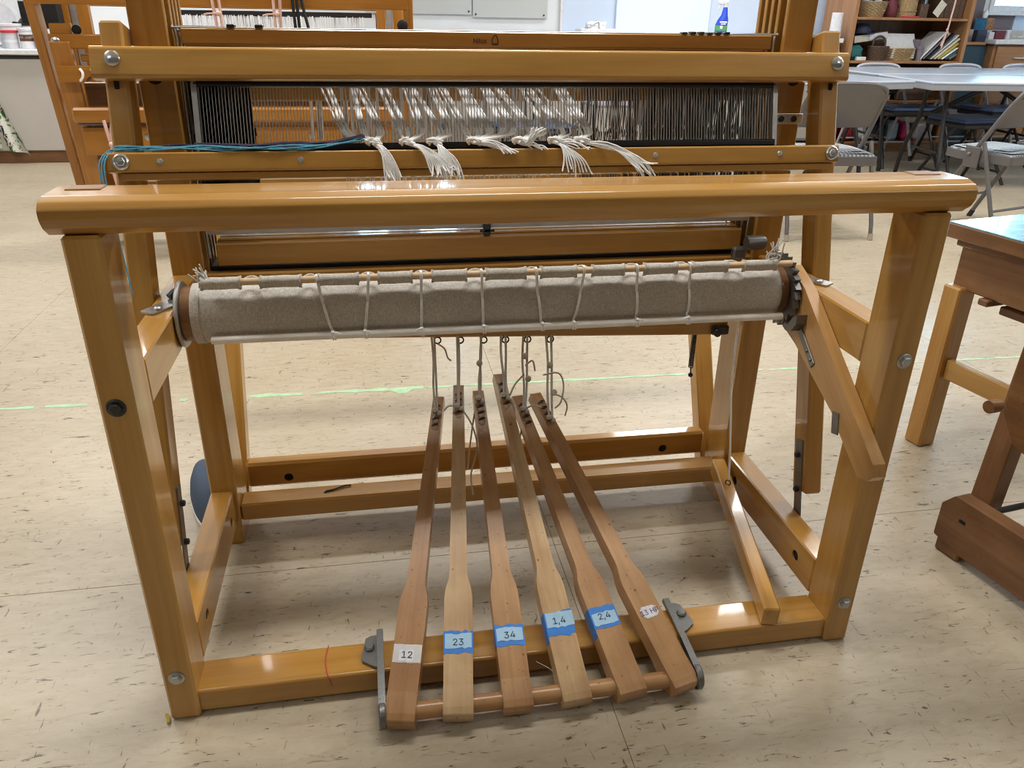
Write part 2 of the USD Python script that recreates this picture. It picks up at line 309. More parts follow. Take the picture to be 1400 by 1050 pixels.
# printed floral cotton
mat('floral_cotton', {'t': ('texture_coordinate', {}), 'v': ('voronoi_texture', {'scale': 20.0}), 'n': ('noise_texture', {'scale': 16.0, 'detail': 3.0, 'distortion': 1.0}),
     'r': ('rgb_ramp', {'ramp': [(0.36, (0.03, 0.09, 0.035)), (0.44, (0.16, 0.26, 0.12)), (0.48, (0.62, 0.62, 0.56)), (0.62, (0.66, 0.66, 0.60)), (0.66, (0.02, 0.03, 0.06))]}),
     'n2': ('noise_texture', {'scale': 24.0, 'detail': 1.0}), 'r2': ('rgb_ramp', {'ramp': [(0.70, (0, 0, 0)), (0.72, (1, 1, 1))]}), 'x': ('mix_color', {'b': (0.32, 0.02, 0.03)}), 'p': ('principled_bsdf', {'roughness': 0.85})},
    [('t.object', 'n.vector'), ('t.object', 'n2.vector'), ('n.fac', 'r.fac'), ('n2.fac', 'r2.fac'), ('r2.color', 'x.fac'), ('r.color', 'x.a'), ('x.result', 'p.base_color')])
mat('pane_glass', {'f': ('fresnel', {'IOR': 1.45}), 't': ('transparent_bsdf', {'color': (0.95, 0.97, 1.0)}), 'g': ('glossy_bsdf', {'roughness': 0.02, 'color': (1, 1, 1)}), 'm': ('mix_closure', {})},
    [('f.fac', 'm.fac'), ('t.BSDF', 'm.closure1'), ('g.BSDF', 'm.closure2')], surface='m.closure')
mat('lamp_glow', {'e': ('emission', {'color': (1.0, 0.965, 0.90), 'strength': 6.0})}, [], surface='e.emission')

# ------------------------------------------------------------------ the room
X0, X1, Y0, Y1 = -3.6, 8.0, -3.6, 6.3
fl = put('floor', sbox(X0, X1, Y0, Y1, -0.06, -0.0025, 0.001), 'seam_dark', label='worn beige marbled linoleum floor laid in large sheets', kind='structure')
xs = [X0, -2.61, -0.93, 0.752, 2.44, 4.12, 5.80, X1]; ys = [Y0, -1.64, 0.381, 2.405, 4.42, Y1]
for i in range(len(xs)-1):
    for j in range(len(ys)-1):
        put('floor_sheet', sbox(xs[i]+.0004, xs[i+1]-.0004, ys[j]+.0004, ys[j+1]-.0004, -0.0025, 0.0, 0.0006), 'linoleum', fl)
put('ceiling', sbox(X0, X1, Y0, Y1, CEIL, CEIL+0.06), 'ceiling_white', label='white ceiling above the frame', kind='structure')
WIN = {'window_1': (6.22, 7.75, 1.19, 2.35), 'window_2': (0.20, 1.20, 1.55, 2.50)}
wb = m3d.Manifold.cube([X1-X0, 0.12, CEIL]).translate([X0, Y1, 0])
for (a, b, c, d) in WIN.values(): wb = wb - m3d.Manifold.cube([b-a, 0.4, d-c]).translate([a, Y1-0.1, c])
wbk = put('wall_back', tm(wb), 'wall_white', label='white painted far wall behind the looms', kind='structure', smooth=False)
put('wall_left', sbox(X0-.1, X0, Y0, Y1+.12, 0, CEIL), 'wall_grey', label='grey side wall on the left, outside the frame', kind='structure')
put('wall_right', sbox(X1, X1+.1, Y0, Y1+.12, 0, CEIL), 'wall_white', label='white side wall on the right, outside the frame', kind='structure')
put('wall_front', sbox(X0, X1, Y0-.1, Y0, 0, CEIL), 'wall_dark', label='dark wall behind the photographer', kind='structure')
for n, (a, b, c, d) in WIN.items():
    w = thing(n, 'bright window with white frame at the upper right corner' if n == 'window_1' else 'high window in the far wall above the loom', None, kind='structure')
    t = 0.05
    for nm, bx in (('frame_rail', (a, b, Y1-.02, Y1+.08, c, c+t)), ('frame_rail', (a, b, Y1-.02, Y1+.08, d-t, d)), ('frame_stile', (a, a+t, Y1-.02, Y1+.08, c+t, d-t)), ('frame_stile', (b-t, b, Y1-.02, Y1+.08, c+t, d-t)),
                   ('frame_stile', ((a+b)/2-.02, (a+b)/2+.02, Y1, Y1+.06, c+t, d-t))): put(nm, sbox(*bx), 'plastic_white', w)
    put('window_sill', sbox(a-.06, b+.06, Y1-.10, Y1+.02, c-.035, c), 'plastic_white', w)
    put('pane', sbox(a+t, b-t, Y1+.035, Y1+.041, c+t, d-t, .0005), 'pane_glass', w)
put('baseboard_back', sbox(X0, X1, Y1-.015, Y1, 0, .09), 'black_paint', label='dark baseboard along the far wall', kind='structure')
# wall finishes in view behind the loom
p = put('pin_board', sbox(0.42, 1.305, Y1-.03, Y1-.004, 1.085, 2.0), 'pin_board', label='left one of two grey pin boards on the far wall', cat='pin board')
for px in (.5, 1.28): put('pin', sphere((px, Y1-.032, 1.11), .008, 1), 'dark_steel', p)
p = put('pin_board', sbox(1.315, 1.96, Y1-.03, Y1-.004, 1.065, 2.0), 'pin_board', label='right one of two grey pin boards, its corner over the loom maker mark', cat='pin board')
for px in (1.34, 1.93): put('pin', sphere((px, Y1-.032, 1.09), .008, 1), 'dark_steel', p)
p = put('whiteboard', sbox(2.10, 4.70, Y1-.02, Y1-.002, 0.96, 2.1), 'board_blue', label='wide pale blue-grey wall board behind the loom top', cat='board')
put('board_edge', sbox(2.075, 2.10, Y1-.03, Y1-.001, 0.96, 2.1), 'plastic_white', p); put('board_edge', sbox(4.70, 4.72, Y1-.03, Y1-.001, 0.96, 2.1), 'steel', p)
put('poster_board', sbox(2.57, 3.43, Y1-.05, Y1-.022, 0.95, 1.9), 'board_bright', label='bright bluish-white blank sheet standing against the wall board', cat='poster board')
# long white counter along the far wall
c = thing('wall_counter', 'long white counter along the far wall, mostly hidden behind the loom', 'counter')
put('worktop', sbox(0.7, 4.45, 5.72, 6.27, .915, .95), 'counter_white', c)
put('carcass', sbox(0.75, 4.4, 5.78, 6.27, .1, .915), 'cabinet_white', c); put('plinth', sbox(0.75, 4.4, 5.83, 6.27, 0, .1), 'black_paint', c)
for k in range(6): put('cabinet_door', sbox(.76+k*.607, .76+k*.607+.598, 5.76, 5.78, .12, .90), 'cabinet_white', c)
b = thing('tissue_tray', 'low white box with crumpled tissue on the far counter', 'box')
put('tray', sbox(2.17, 2.50, 5.9, 6.1, .95, .995, .004), 'plastic_white', b)
v = tm(chamf(.16, .1, .05, .01)).subdivide().subdivide(); v.vertices = v.vertices+(meshkit.fbm(v.vertices*30, 3)[:, None]-.5)*.08+np.array([2.32, 6.0, 1.02]); put('tissue', v, 'paper_white', b)
# blue spray bottle
s = thing('spray_bottle', 'blue spray bottle with white trigger head on the far counter', 'spray bottle', trans(3.38, 5.86, .95))
def ell(cx, cy, rx, ry, z, n=24):
    t = np.linspace(0, 2*np.pi, n, endpoint=False); return np.c_[cx+rx*np.cos(t), cy+ry*np.sin(t), 0*t+z]
def loft(rings, closed=True):
    n = len(rings[0]); V = np.vstack(rings); F = []
    for i in range(len(rings)-1):
        for k in range(n):
            q = (k+1) % n; F += [(i*n+k, i*n+q, (i+1)*n+q), (i*n+k, (i+1)*n+q, (i+1)*n+k)]
    V = np.vstack([V, rings[0].mean(0), rings[-1].mean(0)]); a = len(V)-2
    for k in range(n):
        q = (k+1) % n; F += [(a, q, k), (a+1, (len(rings)-1)*n+k, (len(rings)-1)*n+q)]
    return trimesh.Trimesh(V, np.array(F), process=False)
Ws = WORLD[path_of(s)]
def loc(par, mesh): return (mesh, WORLD[path_of(par)])
put('bottle_body', loc(s, loft([ell(0, 0, .050, .032, 0), ell(0, 0, .053, .034, .008), ell(0, 0, .053, .034, .09), ell(.01, 0, .046, .031, .13), ell(.018, 0, .028, .024, .165), ell(.020, 0, .022, .02, .20), ell(.02, 0, .017, .017, .225)])), 'plastic_blue', s)
put('label', loc(s, loft([ell(0, 0, .0535, .0345, .045), ell(0, 0, .0540, .0350, .046), ell(0, 0, .0540, .035, .085), ell(0, 0, .0535, .0345, .086)])), 'label_green', s)
put('label', loc(s, cat(sbox(-.03, .035, -.037, -.033, .105, .118, .002), sbox(-.02, .025, -.0365, -.033, .092, .102, .002), sbox(-.025, .0, -.0375, -.033, .06, .085, .002))), 'paper_white', s)
put('trigger_head', loc(s, cat(sbox(-.045, .045, -.013, .013, .245, .275, .006), sbox(.005, .035, -.014, .014, .22, .25, .004), moved(sbox(-.006, .006, -.008, .008, -.05, 0, .003), trans(-.02, 0, .25) @ trimesh.transformations.rotation_matrix(.5, [0, 1, 0])), sbox(-.055, -.045, -.009, .009, .252, .270, .002))), 'plastic_white', s)

# ------------------------------------------------------------------ the floor loom
LM = thing('floor_loom', 'large honey-coloured wooden floor loom with canvas cloth beam and six treadles', 'loom')
W = 1.25
for xa, xb in ((0.0, .048), (W-.048, W)):
    put('front_post', box(xa, xb, 0, .078, 0, .836, c=.004), 'honey_wood', LM)
def rounded(profile_pts, r, x0, x1):
    """side profile (y, z) softened by r, extruded along x in a local frame with the grain along x"""
    P = Polygon(profile_pts).buffer(-r).buffer(r, quad_segs=4); yc, zc = P.centroid.x, P.centroid.y
    m = trimesh.creation.extrude_polygon(P, x1-x0, engine='earcut'); v = m.vertices
    m.vertices = np.c_[v[:, 2]-(x1-x0)/2, v[:, 0]-yc, v[:, 1]-zc]; return m, trans((x0+x1)/2, yc, zc)
bb = put('breast_beam', rounded([(.010, .836), (-.006, .848), (-.0125, .860), (-.0125, .872), (-.004, .880), (.012, .8845), (.081, .8845), (.081, .836)], .007, -.014, 1.270), 'honey_wood', LM, smooth=40)
for xa in (.002, W-.046): put('tenon_end', sbox(xa, xa+.044, .046, .074, .88, .886, .001), 'end_grain', bb)
put('front_bar', rounded([(.008, .003), (.008, .050), (.083, .050), (.083, .003)], .006, .048, W-.048), 'honey_wood', LM)
fbar = [c for c in LM.GetChildren() if c.GetName() == 'front_bar'][0]
put('pencil_mark', tube(curve([(.262, .083, .0506), (.258, .05, .0507), (.262, .016, .0506), (.266, .0072, .045), (.268, .0072, .030)], 16), .0011, 5), 'red_ink', fbar, label='red pen stroke across the front bar')
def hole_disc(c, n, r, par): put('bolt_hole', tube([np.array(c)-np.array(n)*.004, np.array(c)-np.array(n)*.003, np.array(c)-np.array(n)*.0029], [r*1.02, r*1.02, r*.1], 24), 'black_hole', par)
for s, xa in ((0, .002), (1, W-.048)):
    x = xa+.046*(1-s)
    r1 = put('side_rail', box(xa, xa+.046, .078, .492, .561, .634, c=.003), 'honey_wood', LM)
    r2 = put('side_rail', box(xa, xa+.046, .078, .600, .0565, .14, c=.003, holes=[(.066, 'y-' if s == 0 else 'y+', .0115, .0), (.36, 'y-' if s == 0 else 'y+', .0115, -.003)]), 'honey_wood', LM)
    n = (1, 0, 0) if s == 0 else (-1, 0, 0)
    hole_disc((x, .144, .098), n, .0112, r2); hole_disc((x, .438, .095), n, .0112, r2)
# castle posts: plain below, with five guide strips on the inner face above
for s in (0, 1):
    g = (lambda a: a) if s == 0 else (lambda a: W-a)
    lo = lambda a, b: (min(g(a), g(b)), max(g(a), g(b)))
    cp = put('castle_post', box(*lo(.002, .057), .492, .597, 0, .60, c=.003), 'honey_wood', LM)
    cu = put('castle_post', box(*lo(.002, .062), .492, .5035, .60, 1.42, c=.002), 'honey_wood', LM); put('castle_back', box(*lo(.002, .040), .5036, .612, .60, 1.42, c=.001), 'honey_wood', cu)
    for k in range(1, 5):
        put('guide_strip', box(*lo(.040, .066), .492+k*.0272, .492+k*.0272+.0115, .60, 1.42, c=.0015), 'honey_wood', cu)
    put('groove_back', sbox(*lo(.0395, .041), .50, .61, .60, 1.42, .0003), 'black_paint', cu)
    # back leg, leaning away
    put('back_leg', bar((g(.036), .625, .04), (g(.036), .965, .785), .046, .046, (0, 0, 1), .003), 'honey_wood', LM)
put('rear_bar', box(.057, W-.057, .500, .556, .055, .098, c=.004), 'honey_wood', LM)
rb = put('rear_bar', box(.060, W-.060, .603, .640, .076, .140, c=.006, holes=[(.095, 'y-', .0105, -.010), (1.02, 'y-', .0105, -.008)]), 'honey_wood', LM)
hole_disc((.155, .603, .098), (0, -1, 0), .0105, rb); hole_disc((1.08, .603, .100), (0, -1, 0), .0105, rb)
put('back_beam', rounded([(.93, .700), (.93, .758), (1.01, .758), (1.01, .700)], .01, -.01, W+.01), 'honey_wood', LM)
put('castle_crossbar', box(.057, W-.057, .496, .520, .560, .632), 'honey_wood', LM)
put('castle_crossbar', box(.040, W-.040, .622, .640, .936, .990), 'honey_wood', LM)
put('jack_channel', sbox(.068, W-.068, .524, .612, .596, .640, .002), 'black_paint', LM)
# bolts on the front posts
for (x, z) in ((.0226, .595), (W-.0226, .595), (.0226, .0937), (W-.0226, .0937)):
    put('bolt', bolt((x, 0, z), (0, -1, 0), .0092, .008), 'dark_steel' if x < .5 and z > .3 else 'steel', LM)

# ---- harnesses
NH = 4
for k in range(NH):
    y = .513+k*.0272; dz = (0, -.006, -.003, -.007)[k]
    h = thing('harness', None, None, parent=LM)
    tb = put('top_bar', box(.080, W-.080, y-.0085, y+.0085, 1.0415+dz, 1.067+dz, c=.002), 'honey_wood', h)
    put('bottom_bar', box(.086, W-.086, y-.0085, y+.0085, .645-dz*.3, .689-dz*.3, c=.002), 'honey_wood', h)
    ro = ([tube(curve([(a, y, 1.0675+dz), (b, y, 1.0675+dz), (b, y, 1.05), (b+.003*(1 if a > .5 else -1), y, .88), (b, y, .70), (b, y, .66)], 30), .0022, 6) for q, (a, b) in enumerate(((.16, .071), (W-.16, W-.071)))])
    for r_ in ro: put('side_rod', r_, 'steel', h)
    put('heddle_rod', cat(sbox(.072, W-.072, y-.0015, y+.0015, 1.018+dz, 1.028+dz, .0004), sbox(.072, W-.072, y-.0015, y+.0015, .705, .715, .0004)), 'steel', h)
    put('top_strip', sbox(.066, W-.066, y-.006, y+.006, 1.0670+dz, 1.0685+dz, .0004), 'dark_steel' if k else 'steel', h)
    def heddles(xs, r, sway=.003):
        V, F = [], []; rng = np.random.default_rng(50+k)
        for x in xs:
            j = rng.normal(0, sway)
            for (za, xa, zb, xb) in ((1.022, x, .89, x+j), (.875, x+j, .709, x)):
                n0 = len(V); V += [(xa-r, y, za), (xa+r, y, za), (xa, y+r, za), (xb-r, y, zb), (xb+r, y, zb), (xb, y+r, zb)]
                F += [(n0+a, n0+b, n0+c) for a, b, c in ((0, 1, 4), (0, 4, 3), (1, 2, 5), (1, 5, 4), (2, 0, 3), (2, 3, 5))]
            e = .0022; n0 = len(V)                      # the eye: a small open loop of two wires
            for sx in (-1, 1):
                n0 = len(V); xx = x+j+sx*e
                V += [(xx-r, y, .89), (xx+r, y, .89), (xx, y+r, .89), (xx-r, y, .875), (xx+r, y, .875), (xx, y+r, .875)]
                F += [(n0+a, n0+b, n0+c) for a, b, c in ((0, 1, 4), (0, 4, 3), (1, 2, 5), (1, 5, 4), (2, 0, 3), (2, 3, 5))]
        return trimesh.Trimesh(np.array(V), np.array(F), process=False)
    rng = np.random.default_rng(20+k)
    put('heddles', heddles(rng.uniform(.078, .170, 95), .0012), 'heddle_steel', h, kind='stuff', label='dark wire heddles pushed to the left end')
    put('heddles', heddles(np.r_[rng.uniform(.34, .80, 22)], .0011), 'heddle_white', h, kind='stuff', label='bright heddles among the white warp')
    put('heddles', heddles(np.r_[rng.uniform(.82, .95, 15), rng.uniform(.95, 1.165, 62)], .0009), 'heddle_steel', h, kind='stuff', label='dull heddles pushed to the right end')
    if k == 0:
        for bx_ in [(xx, xx+.013, y-.012, y+.012, 1.068, 1.0735) for xx in (.158, .205)]+[(.985+i*.017, .985+i*.017+.011, y-.012, y+.004, 1.068, 1.0708+(.001 if i % 3 else 0)) for i in range(6)]+[(.10+i*.0095, .10+i*.0095+.006, y-.004, y+.004, .715, .722+.003*(i % 2)) for i in range(8)]+[(.985+i*.009, .985+i*.009+.006, y-.004, y+.004, .715, .722) for i in range(9)]:
            put('clip', sbox(*bx_, .001), 'black_paint', h)
        put('frame_hook', cat(sbox(.605, .620, y-.012, y-.004, .690, .716, .002), sbox(.598, .628, y-.012, y-.008, .698, .704, .001)), 'dark_steel', h)
        tx = meshkit.text_mesh('Nilus', .0078, .0004, bold=True)
        Tt = frame((.586, y-.0085, 1.0475), (1, 0, 0), (0, 0, 1), (0, -1, 0))
        put('maker_mark', (tx, Tt), 'brand_ink', tb, label='small dark maker lettering and oval emblem burnt into the bar')
        em = cat(tube(curve([(a, b, c+.005) for a, b, c in ((.6225, y-.0087, 1.040), (.6215, y-.0087, 1.048), (.624, y-.0087, 1.054), (.627, y-.0087, 1.0565), (.630, y-.0087, 1.054), (.6325, y-.0087, 1.048), (.6315, y-.0087, 1.040))], 24), .0011, 5), sbox(.622, .632, y-.0092, y-.0084, 1.0445, 1.0475, .0003))
        put('maker_mark', em, 'brand_ink', tb)

# ---- beater: hangs on slotted steel plates, leaning back against the castle
BY = lambda z: .225+.27*(z-.2)                       # front face of the beater uprights
bt = thing('beater', None, None, parent=LM)
bd = np.array([0, .27, 1.0]); bd /= np.linalg.norm(bd); bn = np.array([0, 1.0, -.27]); bn /= np.linalg.norm(bn)
def bp(x, z, off): return np.array([x, BY(z), z])+bn*off           # off: distance behind the uprights' front face
for s in (0, 1):
    xc = -.0185 if s == 0 else W+.0185
    a, b_ = bp(xc, .190, .027), bp(xc, 1.078, .027)
    put('beater_upright', bar(a, b_, .037, .054, (0, 0, 1) if False else bn, .004), 'honey_wood', bt)
    pl = put('slotted_plate', bar(bp(.001 if s == 0 else W-.001, .130, .028), bp(.001 if s == 0 else W-.001, .300, .028), .003, .026, bn, .0006), 'cast_iron', bt)
    for z in (.195, .268): put('plate_bolt', bolt(bp(.0025 if s == 0 else W-.0025, z, .028), (1 if s == 0 else -1, 0, 0), .006, .008, False), 'dark_steel', bt)
    put('upright_slot', sbox(*sorted((xc-.004, xc+.004)), BY(.975)-.0004, BY(.975)+.002, .955, .992, .0005), 'black_hole', bt)
def beater_bar(x0, x1, z0, z1, o0, o1, r):
    zc, L = (z0+z1)/2, x1-x0; hh = (z1-z0)/bd[2]
    P = Polygon([(o0, -hh/2), (o1, -hh/2), (o1, hh/2), (o0, hh/2)]).buffer(-r).buffer(r, quad_segs=4)
    m = trimesh.creation.extrude_polygon(P, L, engine='earcut'); v = m.vertices
    m.vertices = np.c_[v[:, 2]-L/2, v[:, 0], v[:, 1]]; return m, frame(bp((x0+x1)/2, zc, 0), (1, 0, 0), bn, bd)
put('handle_bar', beater_bar(-.047, W+.037, .985, 1.034, -.031, -.0005, .007), 'honey_wood', bt)
put('race_board', beater_bar(-.037, W+.020, .841, .872, -.036, -.0005, .004), 'honey_wood', bt)
put('race_rail', beater_bar(-.020, W+.012, .829, .8405, -.028, -.0005, .002), 'honey_wood', bt)
put('race_board', beater_bar(.0, W, .852, .874, .0, .040, .002), 'honey_wood', bt)
put('handle_cap', beater_bar(.0, W, 1.000, 1.034, .0, .028, .002), 'honey_wood', bt)
for x, z, o in ((-.012, 1.014, -.031), (W+.012, 1.014, -.031)):
    bo = put('bolt', tube([bp(x, z, o), bp(x, z, o-.003), bp(x, z, o-.0055), bp(x, z, o-.006)], [.0125, .012, .008, .001], 24), 'bright_steel', bt)
for x in (-.015, W+.005):
    put('bolt', cat(bolt(bp(x, .857, -.036), -bn, .0075, .007), ring(bp(x, .857, -.038), bn, .0115, .002)), 'bright_steel', bt)
for x in (.045, .272, .745, .905, 1.150): put('screw', tube([bp(x, .857, -.0355), bp(x, .857, -.0372), bp(x, .857, -.0374)], [.0055, .0045, .0005], 14), 'steel', bt)
V = []
RX0, RX1 = .100, W-.087; n = 196
for i in range(n):
    x = RX0+.006+i*(RX1-RX0-.012)/(n-1); m = tm(m3d.Manifold.cube([.0008, .0045, .116], True)); V.append((m, x))
dm = cat(*[moved(m, frame(bp(x, .936, .020), (1, 0, 0), bn, bd)) for m, x in V])
put('reed_dents', dm, 'steel', bt, kind='stuff', label='thin steel dents of the reed', smooth=False)
put('reed_rib', beater_bar(RX0, RX1, .981, .9905, .012, .028, .003), 'black_paint', bt); put('reed_rib', beater_bar(RX0, RX1, .877, .889, .010, .030, .003), 'black_paint', bt)
for x in (RX0, RX1): put('reed_end', beater_bar(x-.0045, x+.0045, .877, .990, .012, .028, .001), 'heddle_bright', bt)
put('side_bracket', cat(sbox(W-.058, W+.002, .488, .491, .905, .925, .001), ), 'heddle_bright', LM)
for xx in (W-.045, W-.018): put('bracket_screw', tube([(xx, .4885, .915), (xx, .4855, .915), (xx, .4850, .915)], [.0065, .006, .0005], 12), 'dark_steel', LM)
for xk in (.03, W-.03): put('dark_knob', sphere((xk, .490, .990), .0135, 2, (1, .5, 1)), 'black_hole', LM)

# ---- cloth beam with its canvas apron, rods and lashing
CY, CZ = .318, .616
cb = put('cloth_beam', rod((.056, CY, CZ), (W-.086, CY, CZ), .0475, 40), 'brown_wood', LM)
put('flange', moved(lathe([(.01, 0), (.056, 0), (.058, .002), (.058, .005), (.056, .007), (.01, .007)], 48), frame((.0495, CY, CZ), (0, 1, 0), (0, 0, 1), (1, 0, 0))), 'steel', cb)
rt = []
for k in range(24):
    a0, a1 = 2*np.pi*k/24, 2*np.pi*(k+1)/24; rt += [(.060*math.cos(a0), .060*math.sin(a0)), (.071*math.cos(a0+.03), .071*math.sin(a0+.03)), (.062*math.cos(a1-.02), .062*math.sin(a1-.02))]
put('ratchet_wheel', cat(prism([(CY+a, CZ-b) for a, b in rt], W-.087, W-.0755), ), 'cast_iron', cb, smooth=20)
put('axle', tube([(.02, CY, CZ), (.03, CY, CZ), (W-.03, CY, CZ), (W-.02, CY, CZ)], .009, 12), 'dark_steel', cb)
# canvas wound round the beam
th = np.linspace(0, 2*np.pi, 49)[:-1]; ringsv = []
for x in np.linspace(.074, 1.145, 120):
    R = .0505+.0012*meshkit.noise(np.c_[np.full(48, x*9), np.cos(th)*1.5+5, np.sin(th)*1.5+5])
    ringsv.append(np.c_[np.full(48, x), CY+R*np.cos(th), CZ+R*np.sin(th)])
put('canvas_apron', loft(ringsv), 'canvas', cb, label='grey-beige linen canvas wound round the beam', smooth=True)
put('canvas_seam', loft([np.c_[np.full(48, x), CY+R*np.cos(th), CZ+R*np.sin(th)] for x, R in ((.0745, .0519), (.075, .0526), (.089, .0528), (.0896, .0517))]), 'canvas', cb, smooth=True)
AR = lambda x: np.array([x, CY-.040, CZ+.0670-.003*(x-.1)])       # axis of the apron rod lying on the beam
put('apron_rod', rod(AR(.098), AR(1.160), .0062, 16), 'dowel_wood', cb)
SL = [(.098, .162), (.194, .261), (.289, .357), (.390, .449), (.483, .544), (.578, .650), (.677, .742), (.772, .831), (.870, .932), (.962, 1.030), (1.063, 1.128)]
for a, b in SL:
    t = np.linspace(0, 2*np.pi, 17)[:-1]; rr = []
    for x in np.linspace(a, b, 14):
        c0 = AR(x); e = .0012*meshkit.noise(np.c_[np.full(16, x*60), np.cos(t)*2+3, np.sin(t)*2+7]); fr = .0018 if min(x-a, b-x) < .004 else 0
        R = .0083+e+fr; pts = np.c_[np.full(16, x)+(meshkit.noise(np.c_[t*9, t*0+x, t*0])-.5)*.006*(fr > 0), c0[1]+R*np.cos(t), c0[2]+R*np.sin(t)]
        pts[:, 2] = np.where(np.sin(t) < -.6, pts[:, 2]-.003, pts[:, 2]); rr.append(pts)
    put('canvas_loop', loft(rr), 'canvas', cb, smooth=True)
for (a, b), (c_, d) in zip(SL[:-1], SL[1:]):                        # the scalloped canvas behind each gap
    xm, w2 = (b+c_)/2, (c_-b)/2
    put('canvas_edge', tube([AR(xm+w2*q)+np.array([0, .010+.010*(1-q*q), -.004+.010*(1-q*q)*.6]) for q in np.linspace(-1, 1, 11)], .0026, 6), 'canvas', cb)
def fray(c0, dr, nmb, seed):
    g = np.random.default_rng(seed); return cat(*[tube(curve([np.array(c0), np.array(c0)+np.array(dr)*.5*g.uniform(.5, 1)+g.normal(0, .005, 3), np.array(c0)+np.array(dr)*g.uniform(.6, 1.2)+g.normal(0, .009, 3)], 8), .0014, 5) for _ in range(nmb)])
put('frayed_end', fray(AR(1.12), (.008, .010, .028), 26, 3), 'canvas', cb); put('frayed_end', fray(AR(.108), (-.012, .008, .016), 16, 4), 'canvas', cb)
ST = lambda x: np.array([x, CY-.0535, CZ-.0310-.005*(x-.104)])
put('lashing_rod', rod(ST(.104), ST(1.151), .0068, 16), 'white_stick', cb)
def wrap(xa, xb, tail):
    pts = [AR(xa)+np.array([0, .004, .0075]), AR(xa)+np.array([0, -.008, .004])]
    A = math.atan2(AR(xa)[2]-CZ, AR(xa)[1]-CY); Bm = math.atan2(ST(xb)[2]-CZ, ST(xb)[1]-CY)+2*np.pi
    for f in np.linspace(.28, .93, 8):
        an = A+(Bm-A)*f; pts.append((xa+(xb-xa)*f, CY+.0555*math.cos(an), CZ+.0555*math.sin(an)))
    pts.append(ST(xb)+np.array([0, -.0085, .001]))
    P = curve(pts, 40); off = np.array([.0012, 0, 0])
    ms = [tube(P-off, .0012, 6), tube(P+off, .0012, 6), ring(ST(xb), (1, 0, .0), .0080, .0013), ring(ST(xb)+np.array([.003, 0, 0]), (1, 0, .1), .0080, .0013), ring(AR(xa), (1, 0, 0), .0075, .0013)]
    ms += [sphere(ST(xb)+np.array([.0, -.006, .008]), .0032, 1), tube(curve([ST(xb)+np.array([0, -.008, .008]), ST(xb)+np.array([tail*.5, -.012, .010]), ST(xb)+np.array([tail, -.011, .006])], 8), .0013, 5)]
    return cat(*ms)
for xa, xb, t in ((.288, .307, .014), (.374, .362, .012), (.464, .461, -.01), (.570, .572, .007), (.668, .679, .016), (.756, .738, .004), (.855, .859, .008), (.957, .959, -.013)):
    put('lashing_cord', wrap(xa, xb, t), 'yarn_white', cb)
# bearing clips on the rails
for s in (0, 1):
    g = (lambda a: a) if s == 0 else (lambda a: W-a)
    cl = put('bearing_clip', cat(moved(trimesh.creation.extrude_polygon(Polygon([(-.010, -.030), (.010, -.030), (.012, .03), (.018, .055), (-.018, .055), (-.012, .03)]).buffer(.004), .003, engine='earcut'), trans(g(.024), .300, .635) @ rotz(-.55 if s == 0 else .55)),
                                 sphere((g(.022), .285, .6395), .0075, 2, (1, 1, .6))), 'steel', LM)
    put('clip_arm', tube(curve([(g(.030), .335, .642), (g(.042), .345, .650), (g(.046), CY, CZ+.02), (g(.046), CY, CZ)], 14), .006, 8), 'dark_steel', cl)
# take-up lever with its pawl
lv = put('takeup_lever', regrain(prism([(.36, .575), (.372, .61), (.352, .65), (.31, .666), (.247, .640), (-.050, .432), (-.058, .412), (-.045, .397), (-.018, .390), (.060, .438), (.068, .450), (.245, .528), (.31, .548)], 1.1775, 1.2005),
      frame((1.186, .14, .52), (0, -.82, -.572), (1, 0, 0), (0, -.572, .82))), 'pale_wood', LM, smooth=25)
put('pawl_plate', cat(inworld(bar((1.1765, .240, .564), (1.1765, .172, .514), .003, .016, (0, .5, .8), .001)),
                      sphere((1.175, .198, .533), .0035, 1), sphere((1.175, .182, .5215), .0035, 1)), 'cast_iron', lv)
put('pawl', moved(prism([(0, -.010), (.012, -.014), (.030, .004), (.046, .010), (.044, -.008), (.026, -.024), (.004, -.026), (-.008, -.018)], -.012, .030, 'yz'), frame((1.168, .262, .578), (1, 0, 0), (0, -.93, .2), (0, .2, .93))), 'cast_iron', lv)
put('lever_tab', moved(sbox(-.0015, .0015, -.010, .010, -.020, .020, .0008), trans(1.1765, .070, .447) @ trimesh.transformations.rotation_matrix(-.25, [1, 0, 0])), 'cast_iron', lv)
put('ratchet_pawl', cat(moved(lathe([(.0, -.02), (.014, -.02), (.015, -.018), (.015, .018), (.014, .02), (0, .02)], 20), frame((W-.078, .455, .672), (0, 1, 0), (0, 0, 1), (1, 0, 0))), sbox(W-.120, W-.09, .46, .478, .635, .66, .004)), 'cast_iron', LM)

